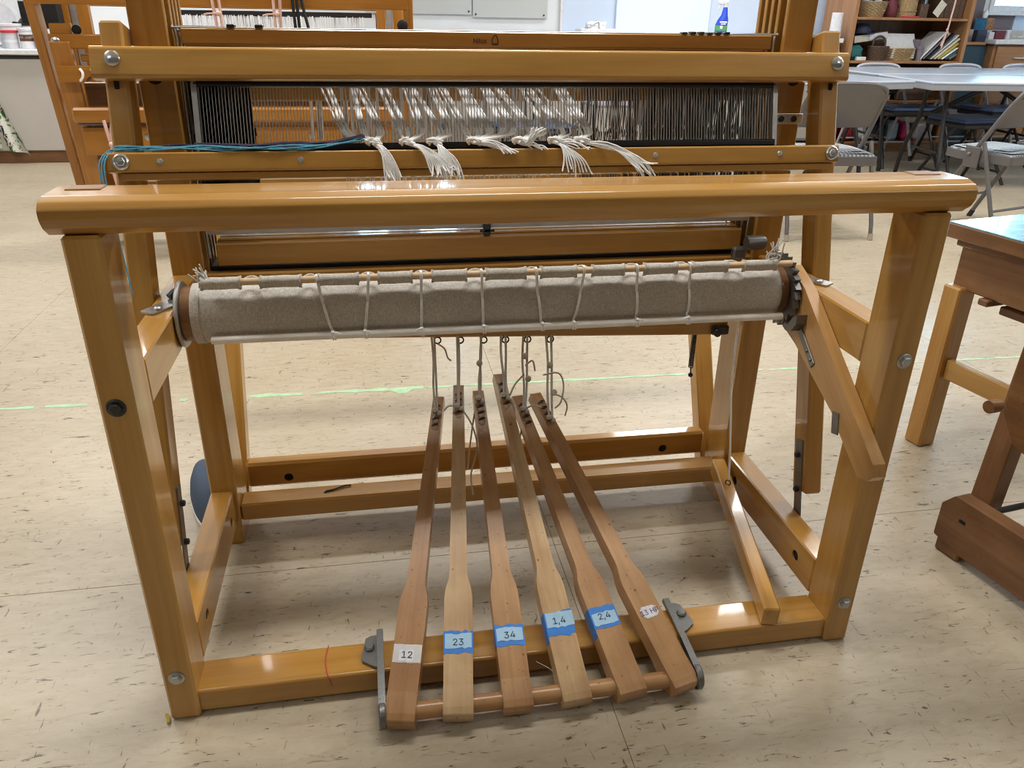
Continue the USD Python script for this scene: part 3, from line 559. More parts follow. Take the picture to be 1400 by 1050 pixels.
# ---- lamms with eyes underneath
LZ = lambda x: .4655-.042*(x-.51)
for k in range(4):
    y = .520+k*.025
    lm = put('lamm', bar((.10, y, LZ(.10)+.022), (1.165, y, LZ(1.165)+.022), .018, .034, (0, 0, 1), .003), 'honey_wood', LM)
    if k == 0:
        for x in (.508, .557, .608, .656, .705, .756): put('screw_eye', cat(ring((x, y, LZ(x)-.0045), (0, 1, 0), .0072, .0017), tube([(x, y, LZ(x)+.006), (x, y, LZ(x)+.003)], .0013, 6)), 'black_paint', lm)
        put('pivot_bracket', cat(sbox(1.125, 1.165, y-.020, y-.010, LZ(1.14)+.008, LZ(1.14)+.030, .003), tube([(1.135, y-.021, .455), (1.135, y-.027, .455), (1.135, y-.028, .455)], [.009, .009, .002], 14)), 'dark_steel', lm)
put('spring', cat(tube([(1.121+.0055*math.cos(t*2*np.pi*26), .585+.0055*math.sin(t*2*np.pi*26), .424-.092*t) for t in np.linspace(0, 1, 26*10)], .0011, 5), tube([(1.121, .585, .332), (1.123, .585, .315)], .0015, 6), sphere((1.123, .585, .312), .006, 1)), 'dark_steel', LM)
put('pedal_cord', tube(curve([(1.166, .470, .600), (1.168, .468, .50), (1.163, .450, .36), (1.159, .405, .22), (1.158, .384, .135)], 24), .0022, 6), 'yarn_white', LM)
pd = put('brake_pedal', bar((1.178, .488, .110), (1.085, .006, .072), .031, .042, (0, 0, 1), .003), 'honey_wood', LM)
put('screw_eye', ring((1.157, .384, .128), (.7, .6, 0), .006, .0014), 'black_paint', pd)
put('side_cord', tube(curve([(1.142, .54, .72), (1.135, .53, .66), (1.133, .53, .63)], 10), .0022, 6), 'yarn_white', LM)

# ---- treadles on their pivot
PV = np.array([0, -.075, .0335])
put('pivot_dowel', rod((.352, PV[1], PV[2]), (.912, PV[1], PV[2]), .0148, 24), 'treadle_wood', LM)
for s in (0, 1):
    x0 = .349 if s == 0 else .903; sg = -1 if s == 0 else 1; xo = x0 if s == 0 else x0+.012
    br = put('pivot_bracket', cat(prism([(-.092, .018), (-.094, .034), (-.088, .048), (-.075, .053), (.0, .060), (.095, .066), (.098, .056), (.0, .051), (-.02, .040), (-.055, .028), (-.068, .016)], x0, x0+.012),
                 prism([(xo, .012), (xo+sg*.006, .014), (xo+sg*.026, .030), (xo+sg*.028, .040), (xo+sg*.020, .084), (xo+sg*.010, .090), (xo, .090)] if s else [(xo, .090), (xo+sg*.010, .090), (xo+sg*.020, .084), (xo+sg*.028, .040), (xo+sg*.026, .030), (xo+sg*.006, .014), (xo, .012)], .0505, .0565, 'xy'),
                 moved(lathe([(0, -.006), (.020, -.006), (.022, -.004), (.022, .004), (.020, .006), (0, .006)], 24), frame((x0+.006, PV[1]-.001, PV[2]), (0, 1, 0), (0, 0, 1), (1, 0, 0)))), 'cast_iron', LM, smooth=30)
    put('bolt', tube([(xo+sg*.013, .058, .0565), (xo+sg*.013, .058, .0600), (xo+sg*.013, .058, .0630), (xo+sg*.013, .058, .0632)], [.0092, .0092, .0065, .0005], 20), 'cast_iron', br)
TR = [(.386, .507, .345, '12', (.078, .110)), (.482, .550, .370, '23', (.083, .122)), (.5825, .592, .354, '34', (.086, .124)), (.683, .637, .391, '1,4', (.093, .137)), (.780, .678, .335, '2,4', (.101, .142)), (.8755, .719, .338, '13 HP', (.112, .134))]
TAIL = []
for i, (xf, xr, zr, word, (s0, s1)) in enumerate(TR):
    p0 = np.array([xf, PV[1], PV[2]]); p1 = np.array([xr, .500, zr-.014]); d = p1-p0; Lt = np.linalg.norm(d); x = d/Lt
    z = np.array([0, 0, 1.0])-x[2]*x; z /= np.linalg.norm(z); y = np.cross(z, x); T = frame(p0, x, y, z)
    w0, w1, w2 = .0255, .0165, .0115
    plan = [(-.030, -w0), (.185, -w0), (.200, -w0+.002), (.222, -w1-.001), (.235, -w1), (Lt, -w2), (Lt, w2), (.235, w1), (.222, w1+.001), (.200, w0-.002), (.185, w0), (-.030, w0)]
    prof = Polygon([(-.024, -.012), (-.024, .010), (-.018, .0175), (-.006, .0185), (.03, .0160), (Lt, .0130), (Lt, -.0130), (.05, -.0145), (.01, -.019), (-.012, -.020)]).buffer(-.005).buffer(.005, quad_segs=3)
    A = m3d.Manifold.extrude(m3d.CrossSection([np.array(plan)]), .08).translate([0, 0, -.04])
    Bq = m3d.Manifold.extrude(m3d.CrossSection([np.array(prof.exterior.coords)[::-1] if not prof.exterior.is_ccw else np.array(prof.exterior.coords)]), .08).translate([0, 0, -.04]).rotate([90, 0, 0])
    tr = put('treadle', (tm(A ^ Bq), T), ('treadle_wood', 'treadle_pale', 'treadle_wood', 'treadle_pale', 'treadle_wood', 'treadle_wood')[i], LM, smooth=30, label=f'long wooden treadle marked {word}')
    top = .0159
    L_ = lambda m: (m, T)
    def jag(a, b, u, v, seed, k=9, amp=.0012):
        g = np.random.default_rng(seed); e = lambda: g.normal(0, amp)
        P = [(a+e(), u+(v-u)*q) for q in np.linspace(0, 1, k)]+[(b+e(), v+(u-v)*q) for q in np.linspace(0, 1, k)]
        return P
    def patch(a, b, u, v, h, seed, amp=.0012): return prism(jag(a, b, u, v, seed, amp=amp), h, h+.0005, 'xy')
    m_ = s0+.0
    if i == 0:
        put('clear_tape', L_(patch(s0, s1, -w0+.0006, w0-.001, top-.0002, 1, .0005)), 'tape_clear', tr); put('paper_label', L_(patch(s0+.002, s1-.010, -.012, .014, top+.0002, 2)), 'paper_white', tr)
    elif i < 5:
        put('painter_tape', L_(patch(s0, s1, -w0-.0004, w0+.0004, top-.0002, 3+i)), 'tape_blue', tr)
        put('painter_tape', L_(moved(sbox(s0+.004*(i == 3)-(.012 if i > 2 else 0), s1, w0-.0002, w0+.0006, -.010, top, .0002), np.eye(4))), 'tape_blue', tr)
        put('paper_label', L_(patch(s0+(.009, .009, .009, .016, .006)[i], s1-(.006, .005, .006, .001, .012)[i], -w0+.002-(.004 if i == 3 else 0), w0-.002, top+.0003, 20+i, .0008)), 'paper_blue', tr)
    else:
        q = Polygon([(s0, -.012), (s0+.006, -.0185), (s0+.018, -.017), (s1, -.010), (s1+.001, .012), (s0+.017, .018), (s0+.005, .0165), (s0-.001, .010)])
        m = trimesh.creation.extrude_polygon(q, .0005, engine='earcut'); m.vertices[:, 2] += top; put('clear_tape', L_(m), 'tape_clear', tr)
        put('paper_label', L_(patch(s0+.001, s1-.001, -.010, .012, top+.0003, 31)), 'paper_white', tr)
    hgt = .0115 if i < 5 else .0095
    tx = meshkit.text_mesh(word, hgt, .0003); c0 = tx.bounds.mean(0)
    if i == 3:
        pass
    sm = (s0+s1)/2+(-.002 if i in (0,) else .004 if i in (3,) else 0)
    tx.vertices = tx.vertices-np.array([c0[0], c0[1], 0]); tx.vertices[:, 0] *= 1.05
    tx.vertices = np.c_[tx.vertices[:, 1]+sm, -tx.vertices[:, 0], tx.vertices[:, 2]+top+.0009]
    put('lettering', L_(tx), 'ink' if i < 5 else 'ink_purple', tr, smooth=False)
    # four screw eyes near the far end
    ey = []
    for k in range(4):
        sx = Lt-.032-.0165*k if i not in (1,) else Lt-.030-.0155*k
        ey.append(cat(ring((sx, 0, .0185), (.75, .25, .75), .0066, .0016), tube([(sx, 0, .006), (sx, 0, .0125)], .0013, 6)))
    for e in ey: put('screw_eye', L_(e), 'black_paint', tr)
    # the tie-up cord from the lamm to one of the eyes
    xe = (.508, .557, .608, .656, .705, .756)[i]; ye, ze = .520, LZ(xe)-.006
    kk = (1, 2, 0, 2, 1, 3)[i]; q = (T @ np.array([Lt-.032-.0165*kk, 0, .020, 1]))[:3]
    g = np.random.default_rng(80+i); sep = (.005, .002, .0025, .008, .007, .010)[i]
    top_ = np.array([xe-.006, ye-.004, ze+.030])
    ms = []
    for sg in (-1, 1):
        a = np.array([xe-.006+sg*sep*.6-(.004 if i == 0 else 0), ye-.004, ze+.020]); b_ = q+np.array([sg*sep*.35, 0, .002])
        ms.append(tube(curve([a, a+(b_-a)*.35+g.normal(0, .0015, 3), a+(b_-a)*.7+g.normal(0, .0015, 3), b_], 14), .0026, 6))
    kn = q+np.array([-.004, -.005, .006]); ms += [sphere(kn, .0060, 2, (1.2, .8, 1)), sphere(q+np.array([.005, -.004, -.002]), .0055, 2)]
    if i in (2, 4, 5):
        for f in ((.62,), (), (.55,), (), (.70, .40), (.62, .30))[i]: ms.append(sphere(a+(b_-a)*(1-f)+np.array([-.004+.008*(f < .5), -.004, 0]), .0068, 2, (1, .8, 1.1)))
    tails = {0: [[(0, 0, 0), (-.012, -.015, -.02), (-.018, -.03, -.07), (-.022, -.05, -.13)]], 1: [[(0, 0, 0), (-.020, -.004, .006), (-.032, -.006, -.004)], [(.008, 0, -.006), (.026, -.02, -.035), (.036, -.03, -.085), (.022, -.03, -.15), (.024, -.05, -.19)]],
             2: [[(0, 0, 0), (.012, -.01, -.03), (.014, -.02, -.07), (.010, -.02, -.10)], [(-.006, 0, 0), (-.016, -.01, -.05), (-.026, -.03, -.10), (-.032, -.04, -.15)]], 3: [[(0, 0, 0), (.014, -.01, -.01), (.02, -.02, -.05)]],
             4: [[(0, 0, 0), (-.010, -.02, -.045), (-.022, -.04, -.10), (-.018, -.05, -.14)], [(0, 0, 0), (.016, -.01, .014), (.034, -.015, .012)], [(-.002, 0, .085), (-.022, -.005, .065), (-.034, -.008, .040)], [(.0, 0, .105), (.014, -.006, .118), (.020, -.008, .095)]],
             5: [[(-.02, 0, .105), (.010, -.01, .112), (.022, -.012, .085), (.018, -.012, .045), (.006, -.01, .03)], [(.0, 0, .060), (.02, -.01, .055), (.032, -.012, .035), (.028, -.014, .012)]]}[i]
    for t in tails: ms.append(tube(curve([q+np.array(v) for v in t], 18), .0019, 6))
    put('tie_up_cord', cat(*ms), 'cord_grey', LM, label=f'grey knotted cord from the lamm to the treadle marked {word}')
put('loose_tail', tube(curve([(.508, .516, .455), (.522, .51, .445), (.528, .508, .425), (.535, .506, .418)], 10), .0018, 6), 'cord_grey', LM)

# ------------------------------------------------------------------ yarn on the loom
def strand(pts, r, n=14, sides=5): return tube(curve(pts, n), r, sides)
def drape(x, y, z): return np.array([x, y, z])
def race_front(x, z, off): p = bp(x, z, -.036-off); return p
def warp_bundle(x0, x1, nth, lean, kx, tails, label, seed):
    """threads from the castle bar through the reed to a slip knot, with loose tails"""
    t = thing('warp_bundle', label, 'yarn', group=None); g = np.random.default_rng(seed); ms = []
    kz = BY(.893)
    for i in range(nth):
        ng = max(1, round(nth/4.5)); gi = i*ng//nth; xr = x0+(x1-x0)*(gi+.5)/ng+g.uniform(-.5, .5)*.62*(x1-x0)/ng; xb = xr-lean*((1.1 if gi % 2 == 0 else .55)+g.uniform(-.12, .12))
        ms.append(strand([(xb-.01, .648, .86), (xb-.006, .640, .994), (xb+(xr-xb)*.03, .625, .990), (xb+(xr-xb)*.5, .54, .951), (xr, bp(0, .903, .02)[1], .906), (xr*.6+kx*.4, bp(0, .895, -.008)[1], .8965), (kx+g.normal(0, .003), bp(0, .893, -.024)[1], .8925)], .0021, 22, 5))
    put('warp_threads', cat(*ms), 'yarn_white', t)
    K = np.array([kx, bp(0, .890, -.026)[1], .8865])
    kn = [strand([K+np.array([a, b, c]) for a, b, c in ((-.010, .004, 0), (-.012, -.004, .007), (-.002, -.009, .010), (.008, -.007, .006), (.010, .002, .001), (.002, .006, .006), (-.006, -.002, .008))]+np.random.default_rng(seed+j).normal(0, .0016, (7, 3)), .0021, 24, 6) for j in range(6)]
    put('slip_knot', cat(*kn), 'yarn_white', t)
    tl = []
    for (dx, dz, n, spread) in tails:                      # each tail fans out over the race board and hangs in front of it
        for j in range(n):
            e = g.normal(0, 1, 3); q = (j/(max(1, n-1))-.5)
            ex, ez = kx+dx+spread*q+.003*e[0], .884-dz*(1-.25*abs(q))+.006*e[1]
            if dz > 0.012:
                P = [K+np.array([.004*e[2], 0, .002]), (kx+dx*.35+spread*.2*q, BY(.885)-.042-.002*j/n, .8845+.002*e[1]), (kx+dx*.65+spread*.5*q, BY(.878)-.049, .873), (kx+dx*.86+spread*.8*q, BY(.86)-.050, .884-dz*.55), (ex, BY(.85)-.050-.003*abs(e[0]), ez)]
            else:
                P = [K+np.array([.004*e[2], 0, .002]), (kx+dx*.4+spread*.3*q, BY(.89)-.034-.010*(j % 3)/3, .886+.003*(j % 4)), (kx+dx*.75+spread*.7*q, BY(.89)-.036-.012*(j % 3)/3, .8855+.003*(j % 3)-dz*.5), (ex, BY(.885)-.038-.016*(j % 3)/3, .885-dz+.002*(j % 2))]
            tl.append(strand(P, .0015, 14, 5))
    put('loose_tails', cat(*tl), 'yarn_white', t); return t
warp_bundle(.330, .425, 13, .045, .398, [(.030, .062, 12, .030)], 'leftmost white warp bundle with one tassel hanging straight down', 101)
warp_bundle(.432, .500, 11, .040, .455, [(.062, .050, 12, .050)], 'white warp bundle second from left, its tassel swept to the right', 102)
warp_bundle(.505, .545, 8, .050, .503, [(.024, .050, 12, .045)], 'white warp bundle with a short forked tassel, third from left', 103)
warp_bundle(.550, .665, 22, .040, .573, [(.062, .012, 14, .03)], 'white warp bundle lying flat along the race board, knot at mid loom', 104)
t5 = warp_bundle(.668, .725, 11, .055, .655, [(.036, .006, 5, .03), (.030, -.030, 9, .02)], 'white warp bundle with a brush of ends sticking up', 105)
warp_bundle(.730, .765, 6, .055, .720, [(.034, .045, 9, .050), (.05, .006, 4, .03)], 'white warp bundle with a splayed tassel near the race board screw', 106)
warp_bundle(.768, .805, 6, .03, .768, [(.118, .050, 14, .040)], 'rightmost white warp bundle, long tassel swept right over the bar', 107)
# blue and purple skein lying along the race board and over its left end
for nm, mt_, lab, seed, n, zo in (('yarn_skein', 'yarn_blue', 'teal blue yarn lying along the race board and hanging off its left end', 5, 9, 0.0), ('yarn_skein', 'yarn_purple', 'dark purple yarn lying beside the teal yarn on the race board', 6, 6, .003)):
    g = np.random.default_rng(seed); ms = []
    for j in range(n):
        o = g.normal(0, .004); pts = []
        if mt_ == 'yarn_blue' and j < 3:
            pts += [(-.026+.004*j, .300, .66), (-.034+.004*j, .318, .72), (-.040+.003*j, BY(.80)-.052, .80), (-.047+.004*j, BY(.86)-.048, .862), (-.036+.003*j, BY(.885)-.030, .882)]
        xs_ = np.linspace(-.02 if mt_ == 'yarn_blue' else .04+.03*j, .385-.02*g.uniform(), 15)
        for x in xs_: pts.append((x, BY(.888)-.026+.009*math.sin(x*17+j*.7)+o+g.normal(0, .0012), .8825+zo+.0035*math.sin(x*23+j)**2+.012*max(0, (x-.30)/.085)+.0016*(j % 3)))
        ms.append(strand(pts, .0013, 90, 5))
    put(nm, cat(*ms), mt_, None, lab, 'yarn')

# ------------------------------------------------------------------ small things on and under the loom
sc = put('wire_scrap', cat(strand([(.240, .523, .0995), (.262, .530, .100), (.285, .540, .102), (.300, .545, .100)], .0016, 14), strand([(.243, .527, .1000), (.265, .531, .1015), (.285, .543, .1010), (.300, .541, .1015)], .0016, 14)), 'dark_steel', None, 'short twisted dark wire lying on the rear floor bar', 'wire')
put('straw_fibre', strand([(.628, -.015, .052), (.650, -.030, .046), (.668, -.050, .040), (.676, -.064, .047)], .0007, 14), 'cream', None, 'thin straw-coloured fibre curling between the third and fourth treadles', 'fibre')
put('floor_scrap', strand([(-.010, .012, .003), (-.006, .004, .003), (-.003, -.008, .003)], .003, 8), 'yellow', None, 'tiny yellowish scrap on the floor by the left front post', 'scrap')
sh = thing('slipper', 'dark blue-grey slipper with white sole edge behind the left side rail', 'shoe', trans(-.035, .63, 0) @ rotz(.25))
def oval(rx0, y0, y1, z, n=28, toe=1.0):
    t = np.linspace(0, 2*np.pi, n, endpoint=False); return np.c_[rx0*np.cos(t)*(1-.12*np.sin(t)), (y0+y1)/2-(y1-y0)/2*np.sin(t), 0*t+z]
put('sole', loc(sh, loft([oval(.040, -.10, .15, .001), oval(.044, -.108, .155, .006), oval(.044, -.108, .155, .014), oval(.041, -.10, .15, .016)])), 'plastic_white', sh)
put('upper', loc(sh, loft([oval(.042, -.103, .152, .015), oval(.043, -.104, .152, .03), oval(.039, -.085, .148, .055), oval(.030, -.04, .14, .072), oval(.018, .0, .12, .078)])), 'denim', sh)
TAPE = ['pale green floor tape scrap at the left picture edge', 'pale green floor tape strip just left of the left front post', 'tiny pale green tape scrap between beater post and castle post at left', 'pale green tape strip right of the left back leg', 'torn pale green tape strip left of the treadle tips', 'long thin green tape line behind the treadle tips and cords', 'short green tape scrap between brake cord and right castle post', 'thin green tape line beyond the right side rail', 'thin green tape line under the work table at right']
for a, b, w_, k in ((-.80, -.655, .016, 0), (-.625, -.505, .018, 1), (-.235, -.212, .016, 2), (-.03, .135, .019, 3), (.16, .515, .019, 4), (.53, 1.40, .013, 5), (1.60, 1.68, .010, 6), (1.70, 1.975, .012, 7), (2.03, 2.75, .012, 8)):
    g = np.random.default_rng(k); nn = max(6, int((b-a)/.03)); xs_ = np.linspace(a, b, nn); yb = 1.268-.018*xs_
    P = [(x, y-w_/2+g.normal(0, .0025)) for x, y in zip(xs_, yb)]+[(x, y+w_/2+g.normal(0, .0025)) for x, y in zip(xs_[::-1], yb[::-1])]
    if k == 4: P = P[:-1]; q = len(xs_)-3; P = P[:q]+[(P[q][0]-.01, P[q][1]-.022), (P[q][0]+.015, P[q][1]-.022)]+P[q+1:]
    put('floor_tape', prism(P, .0003, .0008, 'xy'), 'tape_green', None, TAPE[k], 'tape')

# ------------------------------------------------------------------ the second loom at the upper left
L2 = thing('floor_loom', 'orange-stained wooden loom standing farther back at the upper left', 'loom')
OW = 'orange_wood'; A0, A1 = -1.00, .60
for s in (0, 1):
    xa = A0-.03 if s == 0 else A1-.02
    put('front_leg', bar((xa+.02, 3.22, 0), (xa+.02, 2.93, 1.55), .042, .075, (0, 1, 0), .004), OW, L2)
    xb = A0-.035 if s == 0 else A1-.14
    put('castle_post', box(xb, xb+.045, 3.40, 3.44, 0, 1.6), OW, L2); put('castle_post', box(xb+.083, xb+.135, 3.40, 3.44, 0, 1.6), OW, L2)
    put('guide_channel', sbox(xb+.047, xb+.081, 3.41, 3.43, .1, 1.6, .002), 'heddle_bright', L2)
    put('beater_upright', bar((xa+.11, 3.10, .08), (xa+.11, 2.98, .96), .085, .035, (0, 1, 0), .004), OW, L2)
    put('side_rail', box(xa-.0, xa+.045, 3.15, 4.1, .30, .40), OW, L2); put('side_rail', box(xa-.0, xa+.045, 3.15, 4.1, .02, .11), OW, L2)
    put('back_leg', box(xa, xa+.045, 4.05, 4.12, 0, .75), OW, L2)
put('top_beam', box(A0-.02, A1, 2.97, 3.03, 1.105, 1.165), OW, L2); put('top_beam', box(A0, A1-.03, 3.72, 3.76, 1.10, 1.16), OW, L2)
hb = put('handle_bar', box(A0+.035, A1-.03, 2.975, 3.005, .928, .988, c=.005), OW, L2)
for x in (A0+.065, A1-.06): put('bolt', tube([(x, 2.975, .958), (x, 2.970, .958), (x, 2.966, .958), (x, 2.9655, .958)], [.020, .019, .012, .002], 20), 'bright_steel', L2)
put('beater_stub', sbox(A0+.04, A0+.13, 3.0, 3.03, .985, 1.03, .004), OW, L2); put('knob', sphere((A0+.155, 2.99, 1.005), .02, 2, (1, .7, 1)), 'black_hole', L2); put('knob', sphere((A1-.03, 2.96, 1.04), .025, 2, (1, .7, 1)), 'black_hole', L2)
arch = [(A0+.06, .86), (A0+.06, .795), (A0+.17, .795)]+[(A0+.17+.055*(1-math.cos(a)), .795+.032*math.sin(a)) for a in np.linspace(0, 1.57, 8)]+[(A1-.25, .827)]+[(A1-.25+.06*math.sin(a), .827-.032*(1-math.cos(a))) for a in np.linspace(0, 1.57, 8)]+[(A1-.05, .795), (A1-.05, .86)]
put('race_board', regrain(prism(arch, 2.93, 3.0, 'xz'), trans(-.2, 2.96, .83)), OW, L2)
put('shuttle_rail', box(A0+.14, A1-.1, 3.02, 3.06, .875, .905), OW, L2)
put('breast_beam', box(A0+.09, A1-.08, 2.90, 2.97, .625, .690, c=.010), OW, L2)
pn = put('knee_panel', box(A0+.10, A1-.09, 2.96, 2.99, .475, .600), OW, L2)
for x in (-.62, .12): put('screw', tube([(x, 2.96, .555), (x, 2.956, .555), (x, 2.9555, .555)], [.018, .015, .001], 16), 'bright_steel', pn)
put('cross_board', box(A0+.02, A1-.03, 3.16, 3.20, .30, .44), OW, L2); put('cross_board', box(A0+.02, A1-.03, 3.2, 3.24, .05, .12), OW, L2); put('cross_board', box(A0+.02, A1-.03, 3.8, 3.84, .62, .70), OW, L2)
put('dark_panel', box(A0+.10, A1-.09, 3.12, 3.15, .44, .78), 'brown_wood', L2)
put('metal_shelf', sbox(A0+.10, A0+.34, 2.93, 3.10, .612, .622, .002), 'purple_grey', L2)
put('harness_bar', sbox(A0+.28, A1-.16, 3.70, 3.715, 1.065, 1.09, .002), 'black_paint', L2); put('harness_bar', sbox(A0+.05, A1-.05, 3.70, 3.71, .965, .972, .001), 'black_paint', L2); put('harness_bar', sbox(A0+.28, A1-.16, 3.70, 3.715, .72, .745, .002), 'black_paint', L2)
g = np.random.default_rng(9); hv = []
for x in np.r_[g.uniform(A0+.30, A0+.95, 150), g.uniform(A0+.95, A1-.2, 50)]: hv.append(moved(tm(m3d.Manifold.cube([.0035, .003, .33], True)), trans(x, 3.708+g.uniform(-.02, .02), .905)))
put('heddles', cat(*hv), 'heddle_white', L2, kind='stuff', smooth=False, label='pale heddles of the far loom')
for bx_ in (sbox(A0-.085, A0+.0, 3.30, 3.36, 1.0, 1.15, .01), sbox(A0-.10, A0-.07, 3.10, 3.2, 1.02, 1.12, .005), sbox(A1-.14, A1-.10, 3.68, 3.72, .98, 1.09, .005)): put('dark_bracket', bx_, 'black_paint', L2)
for i, (x, y, z0, z1, dx) in enumerate(((-.245, 2.94, .92, 1.30, -.02), (.005, 2.94, .92, 1.30, .004))):
    put('tie_cord', cat(strand([(x+dx, y, z1), (x, y, z0+.1), (x+.012, y-.004, z0)], .007, 12), strand([(x+.035+dx, y, z1), (x+.022, y, z0+.1), (x+.018, y-.004, z0)], .007, 12), sphere((x+.012, y-.008, z0+.16), .012, 1), strand([(x+.01, y-.01, z0+.16), (x-.03, y-.012, z0+.158), (x-.05, y-.012, z0+.153)], .004, 8)), 'cord_pink', None, ('left' if i == 0 else 'right')+' one of two pale pink cords hanging from the far loom top beam', 'cord')
put('tie_cord', cat(strand([(-.775, 2.885, .640), (-.765, 2.88, .56), (-.76, 2.88, .52), (-.775, 2.88, .44), (-.765, 2.88, .32)], .008, 16), strand([(-.74, 2.885, .640), (-.755, 2.88, .56), (-.745, 2.88, .50), (-.735, 2.88, .44), (-.745, 2.88, .33)], .008, 16), sphere((-.757, 2.875, .535), .014, 1)), 'cord_pink', None, 'knotted pink cord loop hanging below the far loom breast beam', 'cord')
for xa_, xb_ in ((.088, .092), (.106, .109), (.125, .152)): put('black_strap', strand([(xa_, 2.94, 1.30), (xa_, 2.94, 1.16), (xb_, 2.945, 1.0)], .007, 10), 'black_paint', L2)
put('paper_tag', sbox(-.755, -.70, 2.874, 2.876, .395, .445, .0004), 'yellow', None, 'small yellow tag hanging on the pink cord', 'tag')
put('tie_up_cord', cat(strand([(-.845, 2.928, .850), (-.835, 2.922, .835), (-.838, 2.92, .815), (-.85, 2.92, .80)], .006, 10)), 'yarn_white', L2); put('tie_up_cord', cat(strand([(-.80, 2.928, .850), (-.79, 2.922, .83), (-.785, 2.92, .805)], .007, 10)), 'cord_pink', L2)

# ------------------------------------------------------------------ left counter with its clutter
c = thing('base_cabinet', 'cream white base cabinet with wooden plinth at far left', 'cabinet')
put('carcass', sbox(-3.3, -1.05, 5.70, 6.28, .09, .765), 'cabinet_white', c)
for k, x in enumerate((-3.28, -2.36, -1.44)): put('cabinet_door', sbox(x, min(x+.905, -1.06), 5.682, 5.70, .095, .745, .004), 'cabinet_white', c)
put('plinth', box(-3.3, -1.05, 5.71, 5.74, 0, .09), 'brown_wood', c); put('worktop_edge', sbox(-3.3, -1.03, 5.665, 6.28, .752, .772, .002), 'black_paint', c)
put('worktop', sbox(-3.32, -1.03, 5.64, 6.285, .772, .81, .006), 'counter_white', c)
def tub(name, label, cat_, x, y, z, r0, r1, h, m, lidm=None, lidh=.015, extra=()):
    t = thing(name, label, cat_, trans(x, y, z)); put('body', loc(t, lathe([(0, 0), (r0, 0), (r0+.002, .003), (r1, h-.003), (r1-.001, h), (0, h)])), m, t)
    if lidm: put('lid', loc(t, lathe([(0, h-.004), (r1+.004, h-.004), (r1+.005, h), (r1+.005, h+lidh), (r1+.001, h+lidh+.003), (0, h+lidh+.003)])), lidm, t)
    for nm, z0, z1, mm in extra:
        ra, rb_ = r0+(r1-r0)*z0/h+.0012, r0+(r1-r0)*z1/h+.0012; put(nm, loc(t, lathe([(ra-.002, z0), (ra, z0), (rb_, z1), (rb_-.002, z1)])), mm, t)
    return t
CT = .81
tub('plastic_tub', 'clear plastic tub with a red rim on the left counter', 'tub', -2.17, 5.80, CT, .045, .055, .110, 'plastic_clear', 'plastic_red', .010, (('contents', .002, .06, 'plastic_white'),))
tub('food_jar', 'glass jar with brown and orange label beside the red-rimmed tub', 'jar', -2.055, 5.80, CT, .048, .050, .125, 'plastic_white', 'plastic_white', .012, (('label', .03, .095, 'coffee'), ('label', .012, .040, 'tissue_orange'), ('label', .07, .084, 'paper_white')))
tub('dark_jar', 'small black jar next to the far loom leg', 'jar', -1.965, 5.78, CT, .03, .03, .062, 'navy', 'black_paint', .01)
tub('storage_tub', 'white lidded tub behind the red-rimmed tub', 'tub', -2.215, 5.95, CT, .075, .08, .15, 'plastic_white', 'plastic_white', .012)
tub('glass_bowl', 'greenish glass bowl at the left picture edge', 'bowl', -2.315, 5.76, CT, .05, .07, .10, 'paper_blue', 'plastic_clear', .006)
t = thing('cooking_pot', 'black pot with handles behind the jars', 'pot', trans(-2.09, 6.05, CT)); put('pot_body', loc(t, lathe([(0, 0), (.085, 0), (.09, .01), (.092, .15), (.088, .15), (.0, .15)])), 'plastic_white', t); put('pot_lid', loc(t, lathe([(0, .205), (.07, .20), (.095, .17), (.095, .15), (0, .15)])), 'black_paint', t)
put('handle', loc(t, cat(tube(curve([(-.09, 0, .165), (-.125, 0, .17), (-.13, 0, .16)], 8), .008), tube(curve([(.09, 0, .165), (.125, 0, .17), (.13, 0, .16)], 8), .008))), 'black_paint', t)
t = thing('dinner_plate', 'large white plate leaning upright at the left picture edge', 'plate', frame((-2.37, 6.16, CT+.165), (1, 0, 0), (0, .28, .96), (0, -.96, .28))); put('plate', loc(t, lathe([(0, 0), (.10, 0), (.165, .02), (.165, .026), (.10, .008), (0, .008)], 40)), 'plastic_clear', t); put('rim', loc(t, lathe([(.145, .014), (.168, .021), (.168, .028), (.145, .022), (.145, .014)], 40)), 'counter_white', t)
# floral apron hanging from the counter edge
uu, vv = np.meshgrid(np.linspace(0, 1, 40), np.linspace(0, 1, 40)); U = uu.ravel(); Vv = vv.ravel()
wd = .20+.20*Vv**1.2; Xa = -2.60+wd*U*1.0+.04*Vv; Za = .755-.64*Vv-.06*U*(1-.6*np.sin(3*U))*Vv**3; Ya = 5.665-.028*np.sin(U*17+Vv*2)*(.25+Vv)-.02*np.sin(U*7)
F = [];
for i in range(39):
    for j in range(39): a = i*40+j; F += [(a, a+1, a+41), (a, a+41, a+40)]
top_ = np.c_[Xa, Ya-.012, Za]; bot = np.c_[Xa, Ya-.008, Za]
Fm = np.array(F); bd_ = [(i, i+1) for i in range(39)]+[(i*40+39, (i+1)*40+39) for i in range(39)]+[(1560+i+1, 1560+i) for i in range(39)]+[((i+1)*40, i*40) for i in range(39)]
side = [(a, a+1600, b+1600) for a, b in bd_]+[(a, b+1600, b) for a, b in bd_]
ap = thing('floral_apron', 'white apron with green leaf and red flower print hanging on the cabinet', 'apron')
put('cloth', trimesh.Trimesh(np.vstack([top_, bot]), np.vstack([Fm, Fm[:, ::-1]+1600, np.array(side)]), process=False), 'floral_cotton', ap, smooth=True)

